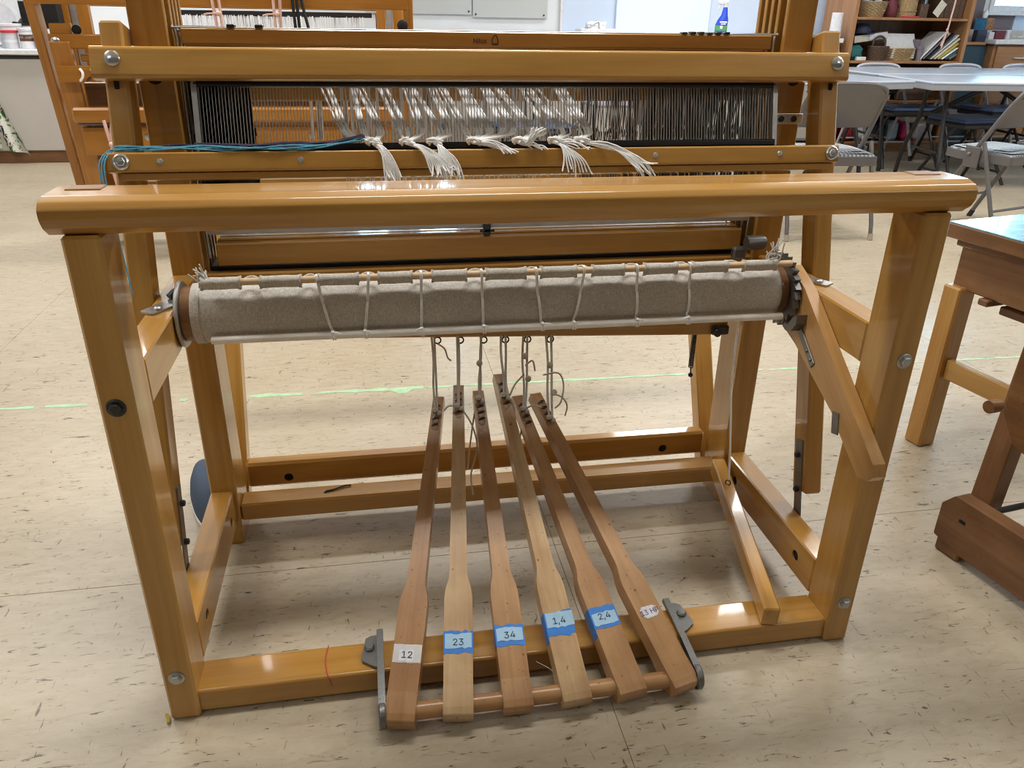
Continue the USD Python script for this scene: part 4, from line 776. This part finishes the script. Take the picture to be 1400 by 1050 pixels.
# ------------------------------------------------------------------ bookcase and what is on it
B = thing('bookcase', 'open brown wooden bookcase full of baskets and magazines', 'bookcase')
bx0, bx1, by0, by1 = 4.50, 5.63, 5.71, 6.20
for nm, x0 in (('side_panel', bx0), ('side_panel', bx1-.035)): put(nm, box(x0, x0+.035, by0, by1, 0, 1.95), 'shelf_wood', B)
put('back_panel', box(bx0+.035, bx1-.035, by1-.012, by1, .05, 1.95), 'brown_wood', B)
SH = (.09, .445, .775, 1.12, 1.50, 1.90)
for z in SH: put('shelf', box(bx0+.035, bx1-.035, by0+.01, by1-.012, z-.022, z), 'shelf_wood', B)
put('plinth', box(bx0+.035, bx1-.035, by0+.02, by0+.04, 0, .068), 'shelf_wood', B)
def basket(label, x, y, z, r0, r1, h, m, sq=1.0, name='basket'):
    t = thing(name, label, 'basket', trans(x, y, z))
    n = max(4, int(h/.012)); ms = []
    for k in range(n+1):
        f = k/n; r = r0+(r1-r0)*f; tt = np.linspace(0, 2*np.pi, 36, endpoint=False); wv = .0025*np.cos(18*tt+k*np.pi)
        ms.append(tube(np.c_[(r+wv)*np.cos(tt), (r+wv)*sq*np.sin(tt), 0*tt+.006+(h-.010)*f], .0065, 5, closed=True))
    put('weave', loc(t, cat(*ms)), m, t); put('base', loc(t, moved(lathe([(0, 0), (r0, 0), (r0, .008), (0, .008)], 24), np.diag([1, sq, 1, 1]))), m, t); return t
def book(label, x, y, z, w_, d_, h_, m, cat_='book', rot=0.0, tilt=0.0, name='book', pages=True):
    T = trans(x, y, z) @ rotz(rot) @ trimesh.transformations.rotation_matrix(tilt, [0, 1, 0])
    t = thing(name, label, cat_, T); put('cover', loc(t, cat(sbox(0, w_, 0, d_, 0, .003, .0008), sbox(0, w_, 0, d_, h_-.003, h_, .0008), sbox(0, .003, 0, d_, .002, h_-.002, .0008))), m, t); put('pages', loc(t, sbox(.003, w_-.004, .003, d_-.003, .003, h_-.003, .0005)), 'cream', t); return t
z = SH[3]
basket('straw basket with open rim on the upper shelf, left end', 4.725, 5.86, z, .11, .135, .12, 'wicker')
for dx, dy, lb in ((-.05, 0, 'left'), (.02, .055, 'rear'), (.055, -.025, 'right')): tub('glass_jar', f'clear glass jar standing in the straw basket, the {lb} one of three', 'jar', 4.722+dx, 5.86+dy, z+.012, .032, .031, .15, 'plastic_clear', 'plastic_clear', .04)
t = thing('dark_vase', 'dark red-brown pitcher between the baskets on the upper shelf', 'pitcher', trans(4.905, 5.83, z)); put('body', loc(t, lathe([(0, 0), (.04, 0), (.055, .04), (.05, .09), (.035, .13), (.04, .16), (0, .16)])), 'maroon', t); put('handle', loc(t, tube(curve([(.045, 0, .05), (.075, 0, .08), (.035, 0, .13)], 10), .008)), 'maroon', t)
t = thing('slatted_basket', 'tall tan upright-cane basket in the middle of the upper shelf', 'basket', trans(5.07, 5.87, z))
for k in range(22):
    a = 2*np.pi*k/22; put('cane', loc(t, moved(sbox(-.013, .013, -.004, .004, 0, .30, .003), rotz(0) @ frame((.088*math.cos(a), .088*math.sin(a), 0), (-math.sin(a), math.cos(a), 0), (math.cos(a), math.sin(a), 0), (0, 0, 1)))), 'wicker', t)
put('base', loc(t, lathe([(0, 0), (.09, 0), (.09, .01), (0, .01)])), 'wicker', t); put('hoop', loc(t, cat(ring((0, 0, .05), (0, 0, 1), .093, .006), ring((0, 0, .25), (0, 0, 1), .093, .006))), 'wicker', t)
put('cloth_strip', sbox(4.96, 5.13, 5.735, 5.76, z, z+.012, .004), 'plastic_red', None, 'red cloth strip at the foot of the cane basket', 'cloth')
t = thing('pencil_box', 'small brown box of pens and scissors on the upper shelf', 'box', trans(5.20, 5.82, z)); put('box', loc(t, sbox(-.035, .035, -.035, .035, 0, .11, .003)), 'wicker_dark', t)
for k, (dx, m_, lb) in enumerate(((-.02, 'navy', 'navy'), (-.005, 'yarn_purple', 'purple'), (.01, 'plastic_white', 'white'), (.022, 'yarn_blue', 'blue'))): put('pen', tube([(5.20+dx, 5.81, z+.02), (5.20+dx*1.8, 5.80+.01*k, z+.20)], .005, 6), m_, None, f'{lb} pen sticking out of the small brown box on the upper shelf', 'pen')
put('paper_card', moved(sbox(-.035, .035, -.002, .002, -.06, .06, .001), trans(5.31, 5.74, z+.075) @ trimesh.transformations.rotation_matrix(.55, [0, 1, 0])), 'cream', None, 'white card leaning tilted in front of the dark basket', 'card')
t = thing('wooden_crate', 'dark brown slatted basket crate at the right end of the upper shelf', 'crate', trans(5.47, 5.90, z))
for k in range(5): put('panel', loc(t, sbox(-.115+k*.046, -.115+k*.046+.043, -.11, -.10, 0, .20, .003)), 'wicker_dark', t)
put('rim', loc(t, cat(sbox(-.118, .118, -.115, -.10, .20, .215, .003), sbox(-.118, .118, .1, .115, 0, .215, .003), sbox(-.118, -.105, -.1, .1, 0, .215, .003), sbox(.105, .118, -.1, .1, 0, .215, .003))), 'wicker_dark', t)
put('hanging_strap', cat(strand([(5.42, 5.70, 1.34), (5.41, 5.70, 1.15), (5.40, 5.70, 1.02), (5.37, 5.70, .90)], .008, 16), sphere((5.395, 5.695, 1.03), .012, 1), strand([(5.395, 5.695, 1.03), (5.415, 5.69, .99)], .006, 4), strand([(5.395, 5.695, 1.03), (5.385, 5.69, .95), (5.37, 5.69, .88)], .006, 8)), 'cord_pink', None, 'knotted pale strap hanging down the front of the bookcase', 'strap')
z = SH[2]
t = thing('teal_bag', 'crumpled teal cloth at the left of the middle shelf', 'cloth', trans(4.63, 5.85, z)); v = tm(chamf(.14, .14, .12, .03)).subdivide().subdivide(); v.vertices = v.vertices*(1+.35*(meshkit.fbm(v.vertices*25, 3)[:, None]-.5))+np.array([0, 0, .06]); put('cloth', loc(t, v), 'teal_cloth', t)
put('eraser_box', sbox(4.61, 4.70, 5.73, 5.765, z, z+.03, .004), 'plastic_white', None, 'small white packet in front of the teal cloth', 'packet')
book('grey binder box lying on the items at the left of the middle shelf', 4.60, 5.80, z+.135, .34, .28, .06, 'purple_grey', 'binder', .12, -.12, 'binder')
put('binder_label', moved(sbox(.15, .335, -.004, .0, .008, .055, .001), trans(4.60, 5.80, z+.137) @ rotz(.12) @ trimesh.transformations.rotation_matrix(-.12, [0, 1, 0])), 'paper_white', None, 'white box end on the grey binder', 'box')
t = thing('hat', 'dark blue folded hat on top of the grey binder', 'hat', trans(4.70, 5.88, z+.22)); put('crown', loc(t, lathe([(.0, .075), (.05, .07), (.075, .04), (.08, 0), (0, 0)])), 'navy', t); put('brim', loc(t, lathe([(.0, 0), (.11, -.005), (.112, .002), (.0, .01)])), 'navy', t)
t = basket('small dark basket with arched handle on the middle shelf', 4.84, 5.80, z, .07, .085, .115, 'wicker_dark'); put('handle', loc(t, tube(curve([(-.06, 0, .11), (-.05, 0, .17), (0, 0, .195), (.05, 0, .17), (.06, 0, .11)], 16), .009)), 'wicker_dark', t)
t = basket('low wicker basket filled with papers on the middle shelf', 5.06, 5.83, z, .13, .145, .10, 'wicker', .7)
for k in range(5): put('paper_stack', moved(sbox(-.11, .11, -.08, .07, .02+.016*k, .034+.016*k, .002), trans(5.06, 5.83, z) @ rotz(.03*k-.06)), 'cream', None, 'cream folded paper lying in the low wicker basket', 'paper', 'papers in the wicker basket')
put('newspaper', moved(sbox(-.15, .15, -.002, .002, 0, .13, .001), trans(5.07, 5.83, z+.10) @ trimesh.transformations.rotation_matrix(-.45, [1, 0, 0])), 'paper_white', None, 'printed newspaper sheet propped in the wicker basket', 'newspaper')
tub('small_jar', 'small purple-grey jar right of the paper basket, in front', 'jar', 5.232, 5.775, z, .028, .028, .10, 'purple_grey', 'purple_grey', .02); tub('small_jar', 'taller purple-grey jar right of the paper basket, behind the smaller one', 'jar', 5.235, 5.85, z, .03, .03, .15, 'purple_grey', 'purple_grey', .02)
MG = [('plastic_white', 'white'), ('purple_grey', 'grey'), ('black_paint', 'black'), ('paper_white', 'pale'), ('cream', 'cream'), ('yellow', 'mustard'), ('heddle_white', 'off-white'), ('teal_cloth', 'teal'), ('purple_grey', 'lowest dark grey')]
for k, (m_, w_) in enumerate(MG):
    tl = .82-.035*k; cx = 5.235+.036*k; ln = min(.30, (5.585-cx)/math.cos(tl))
    T = trans(cx, 5.745+.004*(k % 2), z+.012) @ trimesh.transformations.rotation_matrix(-tl, [0, 1, 0])
    put('magazine', moved(sbox(0, ln, 0, .23, 0, .011+.004*(k % 3), .002), T), m_, None, f'{w_} magazine in the leaning stack on the middle shelf'+(', leftmost, spine down' if k == 0 else ''), 'magazine')
z = SH[1]
t = thing('picture_frame', 'white framed board on the lower shelf seen under the tables', 'frame', trans(4.86, 5.78, z)); put('frame', loc(t, cat(sbox(-.18, .18, 0, .02, 0, .025, .003), sbox(-.18, .18, 0, .02, .215, .24, .003), sbox(-.18, -.155, 0, .02, .025, .215, .003), sbox(.155, .18, 0, .02, .025, .215, .003))), 'plastic_white', t); put('sheet', loc(t, sbox(-.155, .155, .008, .014, .025, .215, .001)), 'purple_grey', t)
put('storage_box', sbox(5.10, 5.40, 5.76, 6.05, z, z+.2, .006), 'wicker_dark', None, 'dark brown box on the lower shelf seen between table legs', 'box')
z = SH[0]
for k, (x, m_, w_, lb) in enumerate(((4.62, 'plastic_red', .12, 'red'), (4.78, 'paper_white', .10, 'white'), (4.92, 'navy', .13, 'navy blue'), (5.09, 'paper_blue', .10, 'pale blue'), (5.23, 'magenta', .08, 'bright pink'), (5.35, 'plastic_clear', .20, 'translucent grey'))):
    put('storage_bag', (lambda v: v)(moved(trimesh.Trimesh(*(lambda q: (q.vertices*(1+.25*(meshkit.fbm(q.vertices*14+k, 3)[:, None]-.5)), q.faces))(tm(chamf(w_, .2, .16+.02*(k % 2), .03)).subdivide().subdivide().subdivide()), process=False), trans(x+w_/2, 5.86, z+.085))), m_, None, f'{lb} crumpled bag on the bottom shelf of the bookcase', 'bag', smooth=True)
v = tm(chamf(.24, .2, .2, .05)).subdivide().subdivide().subdivide(); v.vertices = v.vertices*(1+.5*(meshkit.fbm(v.vertices*16, 4)[:, None]-.5))+np.array([5.34, 5.86, z+.26]); put('newspaper_bundle', v, 'heddle_white', None, 'crumpled black and white newspaper bundle on the lower shelf', 'paper', smooth=False)
tub('paper_roll', 'white paper roll standing behind the right beater post', 'paper roll', 4.37, 5.75, .95, .045, .045, .20, 'plastic_white')

# ------------------------------------------------------------------ right rear: teal end panel, drawer cabinet, ledge
c = thing('drawer_cabinet', 'wooden drawer cabinet with white worktop at the right edge', 'cabinet')
put('carcass', box(6.06, 7.6, 5.90, 6.28, .08, .915), 'shelf_wood', c); put('worktop', sbox(6.02, 7.65, 5.84, 6.29, .915, .955, .005), 'counter_white', c); put('plinth', sbox(6.08, 7.6, 5.95, 6.2, 0, .08), 'black_paint', c)
for x in (6.09, 6.60, 7.1):
    for a, b in ((.70, .90), (.40, .68), (.10, .38)):
        d = put('drawer', box(x, x+.49, 5.878, 5.90, a, b, c=.006), 'shelf_wood', c)
        put('handle', cat(tube(curve([(x+.18, 5.878, (a+b)/2), (x+.19, 5.86, (a+b)/2), (x+.245, 5.855, (a+b)/2), (x+.30, 5.86, (a+b)/2), (x+.31, 5.878, (a+b)/2)], 16), .008)), 'bright_steel', d)
c = thing('end_panel', 'dark teal blue panel beside the bookcase with a narrow ledge', 'panel')
put('panel', sbox(5.645, 6.055, 5.98, 6.02, .0, .905), 'teal_panel', c); put('ledge', box(5.64, 6.015, 5.95, 6.28, .905, .93), 'shelf_wood', c)
put('sill_riser', sbox(5.70, 6.01, 6.10, 6.28, .93, 1.03, .003), 'cabinet_white', None, 'pale riser strip standing on the narrow ledge beside the bookcase', 'riser')
put('sill_riser', sbox(6.025, 6.50, 6.10, 6.28, .955, 1.03, .003), 'cabinet_white', None, 'pale riser under the tissue box', 'riser')
t = thing('tissue_box', 'tissue box with blue end, orange patterned front and a white tissue, by the window', 'tissue box', trans(6.125, 6.18, 1.03) @ rotz(.5))
put('box', loc(t, sbox(-.075, .075, -.055, .055, 0, .10, .004)), 'tissue_orange', t); put('end_face', loc(t, sbox(-.0765, -.0745, -.052, .052, .003, .097, .0005)), 'tissue_blue', t)
put('tissue', loc(t, loft([ell(-.02, 0, .03, .02, .099), ell(-.02, 0, .042, .02, .13), ell(-.01, 0, .012, .008, .17)])), 'paper_white', t)
for k, (x, w_, h_, m_, lb) in enumerate(((5.905, .10, .10, 'navy', 'dark upright box in front of the tissue box'), (6.03, .055, .06, 'plastic_clear', 'pale grey box between two dark boxes on the ledge'), (6.095, .105, .072, 'maroon', 'dark red-labelled box at the right on the worktop'))): put('desk_box', sbox(x, x+w_, 5.96, 6.02, .955 if x > 6.02 else .93, (.955 if x > 6.02 else .93)+h_, .004), m_, None, lb, 'box')
tub('pill_bottle', 'small white bottle next to the dark red box', 'bottle', 6.23, 5.97, .955, .014, .014, .06, 'plastic_white', 'plastic_white')
g = np.random.default_rng(4); put('ribbon_heap', cat(*[strand(np.array([6.43, 5.98, .965])+np.cumsum(g.normal(0, .02, (7, 3))*np.array([1.4, .6, .25]), 0)*np.array([1, 1, .6])+np.array([0, 0, .012]), .006, 16) for _ in range(14)]), 'cream', None, 'pale tangled ribbon heap on the worktop under the window', 'ribbon')
put('paper_sheet', sbox(6.05, 6.155, 6.27, 6.295, 1.04, 1.9, .001), 'purple_grey', None, 'grey strip of paper beside the window frame', 'paper')
put('paper_sheet', sbox(6.20, 6.49, 6.272, 6.296, 1.032, 1.152, .001), 'purple_grey', None, 'grey sheet hanging under the window', 'paper')
put('paper_sheet', sbox(6.51, 6.85, 6.272, 6.296, .957, 1.152, .001), 'board_blue', None, 'pale blue sheet hanging under the window at the picture edge', 'paper')

# ------------------------------------------------------------------ work tables and chairs
def table(label, M, L=1.83, D=.76, h=.735, group=None):
    t = thing('folding_table', label, 'table', M); T = WORLD[path_of(t)]
    put('tabletop', loc(t, sbox(0, L, 0, D, h-.018, h, .006)), 'table_top', t); put('skirt', loc(t, cat(sbox(.004, L-.004, .004, .02, h-.055, h-.012, .004), sbox(.004, L-.004, D-.02, D-.004, h-.055, h-.012, .004), sbox(.004, .02, .01, D-.01, h-.055, h-.012, .004), sbox(L-.02, L-.004, .01, D-.01, h-.055, h-.012, .004))), 'table_skirt', t)
    for x, sg in ((.26, -1), (L-.26, 1)):
        for y in (.16, D-.16): put('leg', loc(t, tube(curve([(x-.09*sg*0, D/2+(y-D/2)*.55, h-.03), (x, D/2+(y-D/2)*.75, .45), (x+.02*sg, y+(y-D/2)*.15, .22), (x+.02*sg, y+(y-D/2)*.35, .02)], 18), .015, 10)), 'black_paint', t)
        for q_ in ([(x, .20, .25), (x, D-.20, .25)], [(x, D/2-.03, .50), (x-.42*sg, D/2-.03, h-.03)], [(x, D/2+.03, .50), (x-.42*sg, D/2+.03, h-.03)]): put('leg_brace', loc(t, tube(q_, .010, 8)), 'black_paint', t)
        for y in (.16, D-.16): put('foot', loc(t, tube([(x+.02*sg, y+(y-D/2)*.35, 0), (x+.02*sg, y+(y-D/2)*.35, .03)], .018, 10)), 'rubber', t)
    return t
table('nearer white folding table in the pair at the right', trans(4.07, 3.93, 0) @ rotz(-.12))
table('farther white folding table in the pair at the right, near the bookcase', trans(4.16, 4.735, 0) @ rotz(-.035), D=.79)
table('white folding table left of the pair, behind the grey chair', trans(2.244, 3.651, 0) @ rotz(.22), D=.72)
table('white folding table behind the loom castle', trans(.20, 4.5, 0) @ rotz(.02), L=1.7)
def chair(label, M, pad='striped_fabric', frame_m='chair_grey', group=None):
    """Steel folding chair, facing local +y; the back frame runs from the top of the back down to the front feet."""
    t = thing('folding_chair', label, 'chair', M, group); f = lambda m: loc(t, m)
    w = .215
    U = [(-w, .235, .012), (-w, .10, .30), (-w, -.06, .60), (-w+.01, -.145, .745), (-w+.06, -.165, .790), (0, -.170, .800), (w-.06, -.165, .790), (w-.01, -.145, .745), (w, -.06, .60), (w, .10, .30), (w, .235, .012)]
    put('back_frame', f(tube(curve(U, 80), .0125, 10)), frame_m, t)
    for sx in (-1, 1):
        put('rear_leg', f(tube([(sx*(w+.026), -.215, .012), (sx*(w+.026), -.20, .08), (sx*(w+.026), -.035, .50)], .0115, 10)), frame_m, t)
        put('foot_cap', f(tube([(sx*(w+.026), -.216, .0), (sx*(w+.026), -.2155, .004), (sx*(w+.026), -.213, .035)], [.014, .015, .014], 10)), 'rubber_beige', t); put('foot_cap', f(tube([(sx*w, .236, 0), (sx*w, .2355, .004), (sx*w, .22, .04)], [.014, .0155, .0145], 10)), 'rubber', t)
    # back panel, gently curved
    nx, nz = 15, 8; gx, gz = np.meshgrid(np.linspace(-1, 1, nx), np.linspace(0, 1, nz)); zz = .575+.222*gz
    yy = -.052-.125*gz-.022*(1-gx**2)+.010*(gz > .95); xx = gx*(w-.004)*(1-.10*np.clip(gz-.7, 0, 1)/.3)
    zz = zz-.045*np.clip(gz-.6, 0, 1)/.4*np.clip(np.abs(gx)-.72, 0, 1)/.28
    A = np.c_[xx.ravel(), yy.ravel(), zz.ravel()]; Bk = A+np.array([0, .006, 0]); N = nx*nz; F = []
    for i in range(nz-1):
        for j in range(nx-1): a = i*nx+j; F += [(a, a+1, a+nx+1), (a, a+nx+1, a+nx)]
    F = np.array(F); bd_ = [(j, j+1) for j in range(nx-1)]+[(i*nx+nx-1, (i+1)*nx+nx-1) for i in range(nz-1)]+[(N-1-j, N-2-j) for j in range(nx-1)]+[((i+1)*nx, i*nx) for i in range(nz-1)]
    side = np.array([(a, b+N, b) for a, b in bd_]+[(a, a+N, b+N) for a, b in bd_])
    put('backrest', f(trimesh.Trimesh(np.vstack([A, Bk]), np.vstack([F, F[:, ::-1]+N, side]), process=False)), frame_m, t, smooth=50)
    P = Polygon([(-.19, -.17), (.19, -.17), (.205, .10), (.17, .20), (-.17, .20), (-.205, .10)]).buffer(.02)
    s = trimesh.creation.extrude_polygon(P, .045, engine='earcut'); s.vertices[:, 2] += .395; put('seat_pan', f(s), frame_m, t)
    Pp = P.buffer(-.012); rr = []
    for e, z in ((0, .438), (.002, .448), (.012, .456), (.05, .463), (.12, .466)):
        q = Pp.buffer(-e); c_ = np.array(q.exterior.coords)[:-1]; s_ = np.linspace(0, 1, 60, endpoint=False)
        rr.append(np.array([(*q.exterior.interpolate(v, normalized=True).coords[0], z) for v in s_]))
    put('seat_pad', f(loft(rr) if Pp.exterior.is_ccw else loft([r[::-1] for r in rr])), pad, t, smooth=60)
    put('crossbar', f(tube([(-w, .165, .16), (w, .165, .16)], .008, 8)), frame_m, t); put('crossbar', f(tube([(-w-.02, -.172, .15), (w+.02, -.172, .15)], .008, 8)), frame_m, t)
    for sx in (-1, 1): put('hinge_plate', f(cat(sbox(*sorted((sx*(w+.010), sx*(w+.018))), -.02, .07, .36, .47, .002), sphere((sx*(w+.02), .04, .43), .012, 1))), frame_m, t)
    return t
chair('grey steel folding chair seen from behind at the white table', trans(2.845, 3.04, 0) @ rotz(-.06))
chair('grey steel folding chair with striped seat at the right edge, turned away', trans(3.917, 2.997, 0) @ rotz(.30))
chair('pale folding chair between the bookcase and the far table, only its top showing', trans(4.76, 5.46, 0) @ rotz(3.14) @ np.diag([1, 1, .945, 1.0]), 'striped_fabric', 'chair_white')
chair('pale folding chair in front of the teal panel, only its top showing', trans(5.55, 5.46, 0) @ rotz(3.14) @ np.diag([1, 1, .945, 1.0]), 'chair_pad_blue', 'chair_white')
chair('folding chair in front of the drawers, its top at the right edge', trans(6.18, 5.46, 0) @ rotz(3.14) @ np.diag([1, 1, .945, 1.0]), 'chair_pad_blue', 'chair_white')
def stool(label, M, h=.45):
    t = thing('stool', label, 'stool', M); f = lambda m: loc(t, m)
    put('seat', f(sbox(-.24, .24, -.19, .19, h-.045, h-.01, .01)), 'black_paint', t); put('cushion', f(sbox(-.235, .235, -.185, .185, h-.012, h+.018, .012)), 'chair_pad_blue', t)
    for sx in (-1, 1):
        for sy in (-1, 1): put('leg', f(tube([(sx*.24, sy*.19, 0), (sx*.19, -sy*.06, h-.04)], .012, 8)), 'black_paint', t)
        put('stretcher', f(tube([(sx*.225, -.15, .09), (sx*.225, .15, .09)], .008, 8)), 'black_paint', t)
stool('black stool with wide blue cushion under the right-hand tables', trans(4.74, 4.32, 0) @ rotz(.12))
stool('black stool with blue cushion under the table pair, nearer the bookcase', trans(4.74, 5.06, 0) @ rotz(-.05))
stool('black stool with blue cushion at far right, in front of the drawers', trans(5.50, 4.98, 0) @ rotz(.1))
stool('black stool with blue cushion seen through the reed left of the white warp', trans(.62, 4.22, 0) @ rotz(-.2))
stool('black stool with blue cushion seen through the reed among the white warp', trans(1.42, 4.10, 0) @ rotz(.25))
chair('grey folding chair seen through the reed right of the warp', trans(1.98, 3.20, 0) @ rotz(.1))
# storage rack seen through the reed at the right
rk = thing('storage_rack', 'low grey storage rack with a pale basket, seen through the right of the reed', 'rack')
for x in (1.72, 2.13):
    for y in (3.72, 4.00): put('post', tube([(x, y, 0), (x, y, .30), (x, y, .62)], .012, 8), 'dark_steel', rk)
for z in (.12, .36, .60): put('shelf', sbox(1.71, 2.14, 3.71, 4.01, z, z+.015, .002), 'purple_grey', rk)
put('basket_box', sbox(1.75, 2.10, 3.73, 3.98, .136, .30, .006), 'cabinet_white', None, 'pale basket box on the grey rack seen through the reed', 'basket')

# ------------------------------------------------------------------ work table at the right and the wooden stand in front of it
ax, ay = np.array([.19, -.98, 0]), np.array([.98, .19, 0])
WT = thing('work_table', 'wooden work table with glossy blue stone-pattern top at the right edge', 'table', frame((1.848, .742, 0), ay, -ax, (0, 0, 1)))
f = lambda m: (m[0], WORLD[path_of(WT)] @ m[1]) if isinstance(m, tuple) else loc(WT, m)
put('tabletop', f(box(0, .60, -1.2, 0, .592, .629, c=.003)), 'brown_wood', WT); put('laminate', f(sbox(.002, .598, -1.198, -.002, .6285, .632, .0008)), 'stone_laminate', WT)
put('apron_board', f(box(.035, .057, -1.16, -.03, .462, .590)), 'brown_wood', WT); put('apron_board', f(box(.057, .55, -.055, -.033, .462, .590)), 'brown_wood', WT); put('top_batten', f(box(.022, .036, -1.17, -.02, .572, .592)), 'brown_wood', WT)
for x in (.012, .53):
    for y in (-1.16, -.078): put('leg', f(box(x, x+.058, y, y+.056, 0, .47 if x < .1 else .592, c=.005)), 'honey_wood', WT)
put('stretcher', f(box(.030, .052, -1.10, -.078, .215, .270)), 'honey_wood', WT); put('shelf_batten', f(box(.02, .55, -.155, -.125, .445, .462)), 'brown_wood', WT); put('shelf_batten', f(box(.060, .085, -1.1, -.16, .425, .447)), 'brown_wood', WT)
SD = thing('wooden_stand', 'worn brown wooden stand with thick foot board at the lower right', 'stand', frame((1.612, .250, 0), ay, -ax, (0, 0, 1)))
f = lambda m: (m[0], WORLD[path_of(SD)] @ m[1]) if isinstance(m, tuple) else loc(SD, m)
fb = Polygon([(0, .035), (0, .118), (-.026, .150), (-.60, .150), (-.63, .118), (-.63, .035), (-.58, .022), (-.075, .022)]).buffer(-.006).buffer(.006)
mm = trimesh.creation.extrude_polygon(fb, .040, engine='earcut'); v = mm.vertices; mm.vertices = np.c_[v[:, 2], v[:, 0], v[:, 1]]
put('foot_board', f(regrain(mm, frame((.02, -.3, .08), (0, 1, 0), (-1, 0, 0), (0, 0, 1)))), 'brown_wood', SD); put('foot_pad', f(sbox(.002, .038, -.070, -.008, 0, .036, .004)), 'brown_wood', SD); put('foot_pad', f(sbox(.002, .038, -.62, -.56, 0, .036, .004)), 'brown_wood', SD)
put('dark_notch', f(sbox(-.0008, .002, -.066, -.050, .098, .106, .0005)), 'black_hole', SD)
put('upright', f(bar((.062, -.050, .05), (.185, .010, .60), .042, .052, (0, 1, 0), .003)), 'brown_wood', SD); put('upright', f(bar((.062, -.56, .05), (.185, -.50, .60), .042, .052, (0, 1, 0), .003)), 'brown_wood', SD)
put('tie_rod', f(tube([(.05, -.085, .135), (.30, -.095, .135), (.50, -.10, .135)], .007, 10)), 'dark_steel', SD)
hb2 = Polygon([(-.06, .60), (-.06, .37), (-.10, .315), (-.16, .30), (-.5, .30), (-.5, .60)]).buffer(-.015).buffer(.015)
mm = trimesh.creation.extrude_polygon(hb2, .022, engine='earcut'); v = mm.vertices; mm.vertices = np.c_[v[:, 2]+.018, v[:, 0], v[:, 1]]
put('side_board', f(regrain(mm, frame((.03, -.3, .45), (0, 1, 0), (-1, 0, 0), (0, 0, 1)))), 'brown_wood', SD)
put('peg', f(tube([(.012, -.03, .37), (.04, -.03, .37)], .014, 12)), 'brown_wood', SD)
